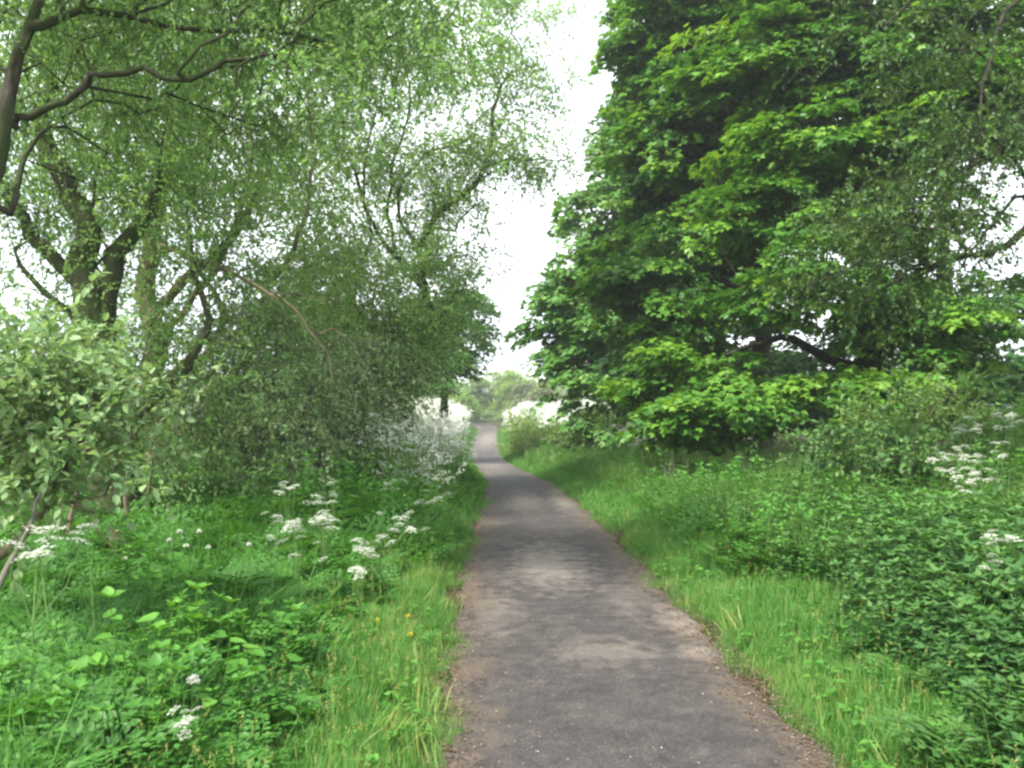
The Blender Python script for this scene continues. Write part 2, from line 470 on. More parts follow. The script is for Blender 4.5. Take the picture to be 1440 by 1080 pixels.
class Skeleton:
    def __init__(self):
        self.p, self.par, self.hand, self.len = [], [], [], []
    def limb(self, pts, parent=None, step=.3, wob=.03):
        """pts rows x, y, z, radius; joined to the nearest node already there"""
        line = smooth_line(pts, step, wob)
        if self.p:
            if parent is None:
                d = np.linalg.norm(np.array(self.p) - line[0, :3], axis=1)
                parent = int(d.argmin())
                if d[parent] > .02:
                    line = np.vstack([line])
        else:
            parent = -1
        for q in line:
            self.p.append(q[:3]); self.par.append(parent); self.hand.append(q[3])
            self.len.append(0 if parent < 0 else self.len[parent] + float(np.linalg.norm(q[:3] - self.p[parent])))
            parent = len(self.p) - 1
        return parent
    def grow(self, targets, k=.35, sag=.08, step=.45):
        targets = np.asarray(targets)
        base = np.array(self.p)
        d0 = np.array([np.linalg.norm(base - t, axis=1).min() for t in targets])
        for ti in np.argsort(d0):
            t = targets[ti]
            A = np.array(self.p)
            d = np.linalg.norm(A - t, axis=1)
            under = np.clip(A[:, 2] - t[2], 0, None)
            cost = d + k * np.array(self.len) + .5 * under
            j = int(cost.argmin())
            a = A[j]
            n = max(1, int(d[j] / step))
            mid = (a + t) / 2 + np.array([0, 0, sag * d[j]]) + rng.normal(0, .07 * d[j], 3)
            par = j
            for i in range(1, n + 1):
                s = i / n
                q = (1 - s) ** 2 * a + 2 * s * (1 - s) * mid + s * s * t
                if i < n: q = q + rng.normal(0, .02, 3)
                self.p.append(q); self.par.append(par); self.hand.append(0)
                self.len.append(self.len[par] + float(np.linalg.norm(q - self.p[par])))
                par = len(self.p) - 1
    def mesh(self, mb, tip=.006, expo=2.3, rmin=.004, maxr=.5):
        n = len(self.p)
        p = np.array(self.p)
        area = np.zeros(n)
        kids = [[] for _ in range(n)]
        for i in range(n):
            if self.par[i] >= 0: kids[self.par[i]].append(i)
        for i in range(n - 1, -1, -1):
            if not kids[i]: area[i] = tip ** expo
            if self.par[i] >= 0: area[self.par[i]] += area[i]
        rad = np.clip(area ** (1 / expo), rmin, maxr)
        hand = np.array(self.hand)
        rad = np.where(hand > 0, hand, rad)
        for i in range(n):      # a twig is never thicker than what carries it
            if self.par[i] >= 0: rad[i] = min(rad[i], rad[self.par[i]])
        starts = [(0, None)]
        while starts:
            i, par = starts.pop()
            chain = [] if par is None else [par]
            rr = [] if par is None else [rad[i]]
            while True:
                chain.append(i); rr.append(rad[i])
                if not kids[i]: break
                ks = sorted(kids[i], key=lambda c: -rad[c])
                for c in ks[1:]: starts.append((c, i))
                i = ks[0]
            if len(chain) < 2: continue
            self.tube(mb, p[chain], np.array(rr))
    @staticmethod
    def tube(mb, pts, rr, sides=None):
        rmax = rr.max()
        s = sides or (10 if rmax > .12 else 7 if rmax > .04 else 5 if rmax > .015 else 3)
        t = np.gradient(pts, axis=0)
        t = unit(t)
        ref = np.array([1., 0, 0]) if abs(t[0][0]) < .8 else np.array([0, 1., 0])
        u = unit(np.cross(t[0], ref))
        us = []
        for k in range(len(pts)):
            u = unit(u - t[k] * np.dot(u, t[k]))
            us.append(u)
        us = np.array(us)
        w = np.cross(t, us)
        a = np.arange(s) * 2 * math.pi / s
        bump = 1 + (rng.normal(0, .06, (len(pts), s)) if rmax > .04 else 0)
        ring = pts[:, None] + (us[:, None] * np.cos(a)[None, :, None] + w[:, None] * np.sin(a)[None, :, None]) * (rr[:, None] * bump)[..., None]
        idx = np.arange(len(pts) * s).reshape(len(pts), s)
        f = np.stack([idx[:-1], np.roll(idx[:-1], -1, 1), np.roll(idx[1:], -1, 1), idx[1:]], -1).reshape(-1, 4)
        mb.add(ring.reshape(-1, 3), f)

def blob_points(blobs, n, shell=.55, low=-1.0):
    """points in the outer part of ellipsoids; blob = centre, radii, weight"""
    w = np.array([b[2] if len(b) > 2 else b[1][0] * b[1][1] * b[1][2] for b in blobs], float)
    w /= w.sum()
    k = rng.choice(len(blobs), n, p=w)
    d = unit(rng.normal(0, 1, (n, 3)))
    r = (shell ** 3 + (1 - shell ** 3) * rng.random(n)) ** (1 / 3)
    m = max(1, n // 7)                      # leaves gather in clumps round shared boughs
    lead = rng.integers(0, m, n)
    mix = rng.random(n) < .72
    k = np.where(mix, k[lead], k)
    own = rng.normal(0, 1, (n, 3))
    C = np.array([b[0] for b in blobs]); S = np.array([b[1] for b in blobs], float)
    q = C[k] + d * r[:, None] * S[k] * (1 + rng.normal(0, .06, (n, 1)))
    q = np.where(mix[:, None], q[lead] + own * [.30, .30, .20] * np.minimum(S[k], 1.2), q)
    d = np.where(mix[:, None], d[lead], d)
    return q, unit(d / S[k]), k

def broad_tree(name, label, base, limbs, blobs, nspray, per, mat, bark, leaf=LEAF_LOBED, size=.13, rs=.55, shell=.5,
               tilt=.5, tmean=.45, tspray=.16, tip=.007, tipbright=.25, group=None, cat='tree', zmin=.35, droop=.35, k=.35):
    """tiered leafy sprays carried by limbs that grow out to them"""
    base = np.array([base[0], base[1], float(H(base[0], base[1])) if len(base) < 3 else base[2]])
    sk = Skeleton()
    for l in limbs: sk.limb(l)
    q, nrm, kb = blob_points(blobs, nspray, shell)
    hz = H(q[:, 0], q[:, 1])
    keep = (q[:, 2] > hz + zmin) & ~((q[:, 0] > xl(q[:, 1]) - .75) & (q[:, 0] < xr(q[:, 1]) + .5) & (q[:, 2] < hz + 3.4) & (q[:, 1] < 90))
    q, nrm = q[keep], nrm[keep]
    sk.grow(q[::2] if len(q) > 900 else q, k=k)
    root = empty(name, base, label, cat, group)
    tb = MB(); sk.mesh(tb, tip=tip)
    tb.build('trunk', bark, root, smooth=True, origin=base)
    cb = MB()
    N = len(q)
    cnt = per
    r = rs * rng.uniform(.6, 1.3, N)
    cen = np.repeat(q, cnt, 0); R_ = np.repeat(r, cnt); nn = np.repeat(unit(nrm * tilt + np.array([0, 0, 1.0])), cnt, 0)
    out = np.repeat(unit(nrm * np.array([1, 1, .25])), cnt, 0)
    n = len(cen)
    u = unit(np.cross(nn, out + jit(n, .01))); v = np.cross(nn, u)
    ang = rng.random(n) * 2 * math.pi; rad = np.sqrt(rng.random(n))
    off = (u * np.cos(ang)[:, None] * 1.0 + v * np.sin(ang)[:, None]) * (rad * R_)[:, None]
    lift = (rng.normal(0, .10, n) - droop * rad ** 2) * R_
    pos = cen + off + nn * lift[:, None]
    axis = unit(unit(off) + out * .5 + np.array([0, 0, -.35]) + jit(n, .35))
    nor = unit(nn + unit(off) * (.5 * rad)[:, None] + jit(n, .33))
    sc = size * rng.uniform(.5, 1.4, n)
    st = np.repeat(rng.normal(0, tspray, N), cnt)
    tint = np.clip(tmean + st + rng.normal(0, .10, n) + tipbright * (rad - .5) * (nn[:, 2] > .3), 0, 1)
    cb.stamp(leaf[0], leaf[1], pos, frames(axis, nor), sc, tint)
    cb.build('crown', mat, root, origin=base)
    return root

def twig_tree(name, label, base, limbs, blobs, nspray, mat, bark, leaf=LEAF_NARROW, size=.075, twigs=4, tl=.8, gap=.035,
              shell=.2, tmean=.45, sag=.5, tip=.005, group=None, cat='tree', zmin=.25, updir=.1, k=.3, tw=.0035, extra=None, out=.6, tub=True):
    """willow-like: thin arching twigs set with small leaves"""
    base = np.array([base[0], base[1], float(H(base[0], base[1])) if len(base) < 3 else base[2]])
    sk = Skeleton()
    for l in limbs: sk.limb(l)
    q, nrm, kb = blob_points(blobs, nspray, shell)
    hz = H(q[:, 0], q[:, 1])
    keep = (q[:, 2] > hz + zmin) & ~((q[:, 0] > xl(q[:, 1]) - .75) & (q[:, 0] < xr(q[:, 1]) + .5) & (q[:, 2] < hz + 3.4) & (q[:, 1] < 90))
    q, nrm = q[keep], nrm[keep]
    sk.grow(q[::2] if len(q) > 900 else q, k=k)
    root = empty(name, base, label, cat, group)
    tb = MB(); sk.mesh(tb, tip=tip)
    for e in (extra or []):
        Skeleton.tube(tb, smooth_line(e)[:, :3], smooth_line(e)[:, 3])
    # twigs
    N = len(q)
    m = N * twigs
    s0 = np.repeat(q, twigs, 0) + jit(m, .12)
    d0 = unit(np.repeat(nrm, twigs, 0) * out + jit(m, .6) + np.array([0, 0, updir]))
    ln = tl * rng.uniform(.5, 1.3, m)
    steps = 5
    pts = []
    for i in range(steps):
        t = i / (steps - 1)
        pts.append(s0 + d0 * (ln * t)[:, None] + np.array([0, 0, -1.0]) * (sag * ln * t * t)[:, None])
    pts = np.stack(pts, 1)                              # m, steps, 3
    pts[:, 1:-1] += rng.normal(0, .015, (m, steps - 2, 3))
    if tub:
        tpl = []
        for s in range(3):
            a = s * 2 * math.pi / 3
            o = np.array([math.cos(a), math.sin(a) * .6, math.sin(a) * .8]) * tw
            tpl.append(pts + o * np.linspace(1.2, .4, steps)[None, :, None])
        ring = np.stack(tpl, 2)                         # m, steps, 3, 3
        idx = np.arange(m * steps * 3).reshape(m, steps, 3)
        f = np.stack([idx[:, :-1], np.roll(idx[:, :-1], -1, 2), np.roll(idx[:, 1:], -1, 2), idx[:, 1:]], -1).reshape(-1, 4)
        tb.add(ring.reshape(-1, 3), f)
    tb.build('trunk', bark, root, smooth=True, origin=base)
    per = max(3, int(tl / gap))
    t = (np.arange(per)[None] + rng.random((m, per))) / per * (steps - 1)
    i0 = np.minimum(t.astype(int), steps - 2); fr = (t - i0)[..., None]
    ar = np.arange(m)[:, None]
    a, b = pts[ar, i0], pts[ar, i0 + 1]
    pos = (a + (b - a) * fr).reshape(-1, 3)
    ax = unit((b - a).reshape(-1, 3))
    n = len(pos)
    side = unit(np.cross(ax, jit(n, 1)))
    axis = unit(ax * .8 + side * .8 + np.array([0, 0, -.15]))
    nor = unit(np.array([0, 0, 1.0]) + jit(n, .5))
    st = np.repeat(np.repeat(rng.normal(0, .15, N), twigs), per)
    tint = np.clip(tmean + st + rng.normal(0, .12, n), 0, 1)
    cb = MB()
    cb.stamp(leaf[0], leaf[1], pos, frames(axis, nor), size * rng.uniform(.6, 1.3, n), tint)
    cb.build('crown', mat, root, origin=base)
    return root

def line(Y, pts, r0, r1):
    """a limb through photo points; Y a depth or (start, end) depths"""
    n = len(pts)
    Ys = np.linspace(Y[0], Y[1], n) if isinstance(Y, tuple) else [Y] * n
    rs = np.linspace(r0, r1, n)
    return [(*P(px, py, y), r) for (px, py), y, r in zip(pts, Ys, rs)]

def blob(px, py, Y, rx, ry, rz, w=None):
    b = (P(px, py, Y), (rx, ry, rz))
    return b + (w,) if w else b

def gz(x, y): return float(H(x, y))

# thin bright air over the whole place
hz = MB()
bx = np.array([(x, y, z) for x in (-430, 430) for y in (-70, 440) for z in (-3, 32)], float)
hz.add(bx, [[0, 1, 3, 2], [4, 6, 7, 5], [0, 4, 5, 1], [2, 3, 7, 6], [0, 2, 6, 4], [1, 5, 7, 3]])
hm, hN, hL = new_mat('haze')
ho = hN.new('ShaderNodeOutputMaterial'); hv = hN.new('ShaderNodeVolumePrincipled')
hv.inputs['Color'].default_value = (.95, .98, 1, 1)
hv.inputs['Density'].default_value = 0.0013
hv.inputs['Anisotropy'].default_value = 0.3
hL(hv.outputs[0], ho.inputs['Volume'])
tag(hz.build('haze', hm), kind='stuff')

#TREES
# ------------------------------------------------------------------ trees on the left
def foot(px, Y, r, dz=-.15):
    x = PX(px, Y)
    return (x, Y, gz(x, Y) + dz, r)

# big leaning willow by the left edge of the view, one limb arching over towards the path
b0 = foot(-150, 6.6, .13)
twig_tree('willow_tree', 'mossy leaning willow at the left edge with a limb arching over towards the path', b0[:2],
    [[b0, (*P(-110, 560, 6.6), .12)] + line((6.6, 6.8), [(-60, 400), (-12, 240), (9, 167), (22, 104), (44, 37), (60, -60)], .08, .038),
     line((6.8, 6.3), [(22, 178), (37, 163), (70, 148), (111, 126), (148, 104), (200, 98), (240, 105), (296, 93), (344, 76), (389, 80)], .036, .017),
     line((6.3, 6.2), [(389, 80), (412, 58), (426, 33), (455, 15), (500, -20)], .019, .009),
     line((6.3, 6.0), [(389, 80), (400, 84), (444, 91), (478, 87), (500, 57), (517, 55), (554, 70), (584, 100), (606, 126)], .018, .006),
     line((6.4, 6.3), [(250, 104), (275, 84), (307, 59), (333, 33), (352, 7), (356, -40)], .02, .009),
     line((6.7, 7.4), [(15, 300), (28, 270), (34, 222), (60, 190), (90, 180), (150, 215)], .035, .010),
     line((6.7, 6.9), [(44, 37), (76, 22), (74, -60)], .05, .03),
     line((6.3, 6.4), [(333, 95), (330, 130), (338, 175), (350, 215)], .011, .005),
     line((6.3, 6.4), [(404, 88), (410, 110), (425, 150), (428, 190)], .011, .005)],
    [blob(40, 60, 7.7, 1.6, 1.2, .9), blob(250, 20, 7.6, 1.7, 1.1, .6), blob(470, 10, 7.4, 1.3, .9, .45), blob(60, 250, 7.7, .8, .9, .7, .6),
     blob(200, -90, 7.2, 2.4, 1.5, .8), blob(330, 150, 7.4, 1.2, .7, .35, .6), blob(540, 110, 6.3, .7, .6, .35, .3), blob(560, -40, 7.4, 1.3, 1.0, .6)],
    640, M['willow'], M['bark'], size=.048, twigs=5, tl=.5, gap=.027, sag=.45, tmean=.45, leaf=LEAF_DIAMOND)

# multi-stemmed willow with thick mossy stems
b1 = foot(165, 10.5, .30)
twig_tree('willow_tree', 'thick mossy willow whose stems fork low behind the grey-leaved bush', b1[:2],
    [[b1, (*P(168, 640, 10.5), .26), (*P(165, 560, 10.5), .24), (*P(140, 470, 10.5), .23)] + line((10.5, 10.4), [(120, 410), (118, 370), (122, 315), (100, 274), (72, 225), (60, 190), (66, 120), (80, 20)], .19, .07),
     line((10.5, 10.8), [(146, 480), (150, 410), (160, 355), (185, 326), (205, 300), (225, 262)], .15, .07),
     line((10.5, 10.2), [(120, 420), (85, 372), (40, 330), (26, 289), (8, 274)], .10, .05),
     line((10.5, 10.4), [(165, 560), (130, 485), (95, 430), (40, 390), (20, 350)], .07, .02),
     line((10.5, 11), [(170, 640), (215, 560), (262, 520), (290, 470), (285, 420), (270, 380)], .09, .03)],
    [blob(70, 150, 10.8, 1.6, 1.4, 1.6), blob(60, 400, 10.5, 1.3, 1.1, 1.0, 2.2), blob(230, 300, 11, 1.6, 1.5, 1.7), blob(200, 60, 11, 2.2, 1.5, 1.4), blob(280, 480, 10.6, 1.3, 1.1, 1.1, 1.8), blob(200, 560, 10.2, 1.2, .8, .7, 1.0)],
    640, M['willow'], M['bark'], size=.062, twigs=5, tl=.65, gap=.043, tmean=.5, sag=.3, leaf=LEAF_DIAMOND)

# taller willow behind it with a pale brown stem
b2 = foot(225, 14.5, .22)
twig_tree('willow_tree', 'tall willow with a pale brown upright stem behind the forked mossy one', b2[:2],
    [[b2, (*P(222, 600, 14.5), .2)] + line(14.5, [(215, 470), (205, 380), (226, 270), (238, 222), (250, 165), (256, 130), (280, 40), (290, -60)], .18, .07),
     line((14.5, 13.6), [(215, 440), (270, 380), (330, 330), (375, 240), (380, 215), (400, 200), (430, 165)], .09, .022),
     line((14.5, 14.2), [(215, 500), (300, 380), (345, 280), (352, 180), (340, 60)], .07, .025), line((14.5, 13.8), [(222, 540), (330, 470), (420, 330), (440, 200), (425, 80)], .06, .02),
     line((14.5, 14), [(226, 270), (290, 210), (335, 120), (360, 40)], .08, .03),
     line((14.5, 10.4), [(222, 345), (262, 362), (300, 372), (333, 387)], .06, .026), line((10.4, 9.2), [(333, 387), (385, 413), (411, 428), (437, 467), (470, 466), (500, 490), (520, 520)], .024, .005),
     line((9.9, 9.4), [(385, 413), (420, 410), (444, 421), (470, 424), (500, 436)], .012, .004), line((9.5, 9.2), [(437, 467), (460, 500), (470, 540)], .012, .004),
     line((14.5, 14), [(220, 540), (300, 480), (310, 430), (285, 380), (262, 350)], .08, .02)],
    [blob(300, 120, 14.5, 2.6, 2.0, 2.3), blob(390, 260, 14, 2.0, 1.6, 1.6), blob(180, 200, 15, 1.8, 1.5, 2.0), blob(330, 400, 14, 2.0, 1.5, 1.4), blob(420, 20, 14, 2.2, 1.8, 1.5), blob(420, 500, 13, 1.6, 1.2, 1.1, 2)],
    720, M['willow'], M['tanbark'], size=.075, twigs=5, tl=.75, gap=.048, tmean=.52, sag=.3, leaf=LEAF_DIAMOND)

# the crooked willow whose bare limbs reach over the path
b3 = foot(560, 18, .21)
twig_tree('willow_tree', 'crooked willow whose sparse bare limbs reach out over the bend of the path', b3[:2],
    [[b3, (*P(566, 610, 18), .19)] + line((18, 17.6), [(574, 560), (578, 525), (598, 480), (604, 455), (600, 415), (590, 350), (604, 318), (618, 298), (648, 275), (680, 240), (687, 215), (693, 160), (706, 118), (733, 96)], .12, .022),
     line((17.6, 17.2), [(686, 234), (720, 226), (760, 225), (800, 223), (815, 205)], .028, .008),
     line((17.6, 17.4), [(733, 96), (736, 80), (722, 50), (712, 20)], .024, .008),
     line((17.6, 17.5), [(733, 96), (746, 60), (760, 30)], .03, .01),
     line((17.8, 17.4), [(648, 272), (690, 250), (712, 232)], .03, .012),
     line((18, 17.4), [(604, 460), (625, 440), (640, 415), (655, 398)], .05, .015),
     line((18, 18), [(590, 350), (560, 300), (570, 250), (600, 215), (640, 205), (665, 190), (650, 165)], .045, .012),
     line((18, 17.8), [(600, 400), (530, 330), (500, 250), (480, 170), (500, 90)], .06, .015),
     line((18, 18.2), [(574, 560), (530, 470), (470, 400), (440, 320)], .07, .015),
     line((18, 17.3), [(570, 590), (520, 520), (500, 430), (520, 330), (510, 240), (530, 150)], .06, .018), line((18, 17.6), [(600, 415), (560, 360), (545, 260), (575, 160), (570, 60)], .05, .015), line((18, 17.0), [(574, 560), (545, 500), (550, 440), (575, 380), (560, 320)], .04, .01),
     line((17.5, 17.3), [(640, 325), (655, 300), (680, 282)], .03, .012)],
    [blob(600, 180, 18, 1.9, 2.0, 2.2, 9), blob(500, 60, 18, 2.3, 2.0, 2.0, 10), blob(470, 260, 18, 1.9, 1.8, 2.2, 10), blob(560, 400, 17.4, 1.7, 1.5, 1.5, 10), blob(640, 410, 17.6, .6, 1.0, 1.0, 2.6),
     blob(585, 480, 17, 1.1, 1.3, .9, 6), blob(500, 500, 16.5, 1.5, 1.2, 1.0, 7), blob(470, 440, 16.5, 1.6, 1.4, 1.4, 7), blob(600, 0, 18, 1.9, 1.8, 1.5, 8), blob(690, 150, 17.5, .8, .9, 1.2, 2.2), blob(750, 222, 17.4, 1.0, .7, .45, 2.6), blob(725, 50, 17.5, .9, .9, .8, 2.4), blob(660, 330, 17.5, .45, .6, .6, .9), blob(765, 100, 17.5, .8, .7, .8, 1.0)],
    1550, M['willow'], M['bark'], size=.076, twigs=5, tl=.7, gap=.052, tmean=.68, sag=.25, leaf=LEAF_DIAMOND, shell=.4)

# the greyish, twiggy lower thicket
for i, (px, Y, lab, bl, n, tm) in enumerate([
    (500, 15, 'twiggy grey-green sallow thicket hanging low at the foot of the crooked willow',
        [blob(480, 560, 15, 1.3, 1.2, 1.1), blob(480, 640, 14, .9, .9, .6), blob(540, 540, 15.5, .8, .9, .8), blob(440, 610, 14, 1.1, .9, .9)], 380, .8),
    (370, 12.5, 'shadowy sallow bush with fine dead twigs in the middle of the left thicket',
        [blob(370, 560, 12.5, 1.2, 1.0, 1.1), blob(420, 640, 11.5, .9, .8, .7), blob(330, 620, 12, .8, .8, .7), blob(340, 470, 13, 1.1, .8, .9)], 300, .75)]):
    b = foot(px, Y, .07)
    stems = []
    for k in range(7):
        a = rng.uniform(0, 6.28); r_ = rng.uniform(.3, 1.0)
        stems.append([b if k == 0 else (b[0] + .1 * math.cos(a), b[1] + .1 * math.sin(a), b[2] + .1, .05), (b[0] + r_ * .5 * math.cos(a), b[1] + r_ * .5 * math.sin(a), b[2] + 1.2, .035), (b[0] + r_ * 1.3 * math.cos(a), b[1] + r_ * math.sin(a), b[2] + rng.uniform(2, 3), .012)])
    twig_tree('sallow_bush', lab, b[:2], stems, bl, n, M['sallow'], M['greybark'], size=.07, twigs=5, tl=.75, gap=.055, tmean=tm, sag=.55, leaf=LEAF_DIAMOND, shell=.1, cat='bush', updir=-.1)

# near sallow with broad grey leaves
b4 = foot(-60, 5.3, .05)
twig_tree('sallow_bush', 'near sallow bush with broad downy grey-green leaves at the left edge', b4[:2],
    [[b4] + line((5.3, 5.0), [(-20, 800), (20, 760), (60, 715), (95, 640), (125, 590), (140, 540)], .035, .010),
     [foot(-80, 5.3, .04)] + line((5.2, 4.9), [(-40, 720), (30, 690), (60, 705), (110, 700), (160, 670)], .022, .006),
     [foot(-80, 5.3, .04)] + line((5.2, 5.0), [(-30, 650), (20, 600), (50, 540), (60, 500)], .022, .006),
     line((5.0, 4.9), [(105, 705), (125, 728), (150, 765)], .009, .004)],
    [blob(60, 560, 5.2, .55, .5, .32), blob(30, 640, 5.0, .5, .45, .28), blob(150, 600, 5.1, .36, .4, .26), blob(190, 635, 5.0, .22, .28, .12), blob(-30, 580, 5.2, .5, .5, .4), blob(40, 690, 4.9, .3, .3, .12), blob(20, 510, 5.4, .4, .4, .2)],
    190, M['sallow'], M['tanbark'], leaf=LEAF_OVAL, size=.062, twigs=4, tl=.36, gap=.034, sag=.15, tmean=.62, shell=.1, cat='bush', updir=.3, tw=.0022)

# dark sycamore at the end of the left trees
def stem_up(px, Y, r, top, lean=0, n=5):
    b = foot(px, Y, r)
    t = P(top[0], top[1], Y)
    pts = [b]
    for i in range(1, n + 1):
        s = i / n
        pts.append((b[0] + (t[0] - b[0]) * s ** 1.3, b[1], b[2] + (t[2] - b[2]) * s, r * (1 - .75 * s)))
    return b, pts

b, tr = stem_up(622, 34, .22, (632, 410))
broad_tree('sycamore_tree', 'dark green sycamore closing the row of trees left of the path', b[:2], [tr],
    [blob(645, 470, 34, 1.5, 2, 1.9), blob(662, 440, 34, 1.0, 1.5, 1.1), blob(630, 520, 33, 1.2, 1.6, .9), blob(615, 420, 35, 1.6, 2, 1.6), blob(600, 490, 34, 1.5, 2, 1.8)],
    420, 60, M['dark'], M['darkbark'], leaf=LEAF_DIAMOND, size=.17, rs=.42, tmean=.5, k=.3)
b, tr = stem_up(428, 24, .2, (428, 340))
broad_tree('holly_tree', 'very dark evergreen showing through the gap between the left willows', b[:2], [tr],
    [blob(430, 380, 24, 1.3, 1.3, 1.3), blob(430, 450, 24, 1.7, 1.5, 1.5), ],
    200, 55, M['dark'], M['darkbark'], leaf=LEAF_DIAMOND, size=.15, rs=.45, tmean=.25)

# thin saplings in the shade
for i, (pxa, pya, pxb, pyb, Y, r, lab) in enumerate([
    (190, 764, 182, 640, 9.6, .035, 'thickest of the bare pale saplings behind the cut stump'),
    (203, 760, 214, 650, 9.9, .022, 'slender sapling leaning right against its thicker neighbour'),
    (232, 748, 236, 640, 10.4, .016, 'thin upright sapling in the shade under the left willow'),
    (262, 742, 250, 650, 10.2, .013, 'thin sapling bent left in the shade under the left willow'),
    (88, 740, 120, 640, 8.2, .03, 'dull brown sapling slanting right behind the grey-leaved bush')]):
    mb = MB()
    a = P(pxa, pya, Y); a[2] = gz(a[0], Y) - .05
    c = P(pxb, pyb, Y)
    mid = (a + c) / 2 + rng.normal(0, .03, 3)
    top = c + (c - mid) * 1.2 + np.array([rng.normal(0, .1), 0, .3])
    l = smooth_line([(*a, r), (*mid, r * .9), (*c, r * .75), (*top, r * .3)], .12, .006)
    root = empty('sapling', a, lab, 'sapling', 'bare saplings under the left willows')
    Skeleton.tube(mb, l[:, :3], l[:, 3])
    mb.build('stem', M['tanbark'], root, smooth=True, origin=a)
    for j in range(4):
        tb = MB()
        s = l[int(len(l) * rng.uniform(.4, .95)), :3]
        e = s + np.array([rng.normal(0, .2), rng.normal(0, .2), rng.uniform(.1, .35)])
        Skeleton.tube(tb, np.array([s, (s + e) / 2 + rng.normal(0, .02, 3), e]), np.array([.006, .004, .003]))
        tb.build('twig', M['tanbark'], root, origin=a)

# cut stump
a = P(162, 815, 8.0); a[2] = gz(a[0], a[1])
root = empty('tree_stump', a, 'short cut stump with a fresh orange-brown top left of the path', 'stump')
mb = MB(); Skeleton.tube(mb, np.array([a + (0, 0, -.05), a + (0, 0, .15), a + (-.015, 0, .34), a + (-.02, 0, .43)]), np.array([.055, .048, .043, .045]), 10)
mb.build('trunk', M['tanbark'], root, smooth=True, origin=a)
mb = MB(); c = a + (-.02, 0, .432); an = np.arange(12) * math.pi / 6
mb.add(np.concatenate([c + np.stack([np.cos(an) * .045, np.sin(an) * .045 , 0 * an], 1)]), [list(range(12))])
mb.build('cut_face', M['cutwood'], root, origin=a)

# ------------------------------------------------------------------ trees on the right
b, tr = stem_up(900, 30, .3, (885, 150))
broad_tree('sycamore_tree', 'dark rounded sycamore nearest the bend, leaning out from the right', b[:2],
    [tr, [(*P(895, 480, 30), .16), (*P(850, 450, 29), .1), (*P(790, 400, 28.5), .04)], [(*P(895, 400, 30), .15), (*P(850, 330, 30), .08), (*P(820, 270, 30), .04)]],
    [blob(830, 430, 29, 2.1, 2.2, 2.2), blob(850, 300, 30, 1.7, 2.2, 1.9), blob(830, 530, 28.5, 1.5, 2, 1.3), blob(860, 560, 28, 2.0, 2, 1.5), blob(900, 430, 29, 2.4, 2.4, 3.0), blob(775, 385, 28.5, .75, .9, .6), blob(885, 210, 30, 1.6, 2, 1.6), blob(930, 330, 30, 2.2, 2.4, 2.4), blob(925, 560, 29, 2, 2, 1.4), blob(790, 490, 28.6, 1.0, 1.2, 1.1)],
    900, 75, M['dark'], M['darkbark'], leaf=LEAF_LOBED, size=.18, rs=.5, tmean=.72, shell=.6, tip=.010)

b, tr = stem_up(1072, 21, .27, (1068, -150), n=7)
broad_tree('sycamore_tree', 'tall sycamore with a dark straight trunk showing through its middle', b[:2],
    [tr, line((21, 19.5), [(1073, 420), (1030, 400), (980, 390), (930, 400)], .1, .03), line((21, 20), [(1070, 300), (1030, 240), (980, 200), (930, 170)], .1, .03),
     line((21, 19), [(1072, 380), (1120, 330), (1160, 300)], .1, .03), line((21, 20), [(1070, 200), (1040, 130), (970, 60)], .09, .03), line((21, 19.4), [(1073, 500), (1000, 480), (940, 500)], .09, .03)],
    [blob(960, 100, 21, 1.6, 1.8, 1.3), blob(930, 20, 21, 1.1, 1.6, 1.3), blob(1040, -40, 20, 2.2, 2, 1.5), blob(960, 220, 20.5, 1.6, 1.8, 1.2), blob(905, 70, 21, .7, 1.2, .8, 1.2), blob(1050, 140, 19.5, 1.9, 1.7, 1.2), blob(1000, 330, 19.6, 1.8, 1.5, .9),
     blob(930, 400, 19.6, 1.3, 1.3, 1.0), blob(1120, 250, 19, 1.7, 1.4, .8), blob(915, 230, 21, 1.0, 1.3, 1.2), blob(960, 480, 19.5, 1.5, 1.4, .9), blob(1010, 430, 19, 1.2, 1.0, .6), blob(1100, 60, 19, 2.0, 1.7, 1.0), blob(900, 320, 21, 1.0, 1.2, 1.0)],
    1000, 74, M['sycamore'], M['darkbark'], size=.16, rs=.52, tmean=.62, shell=.65, droop=.22, tip=.008, tspray=.2)

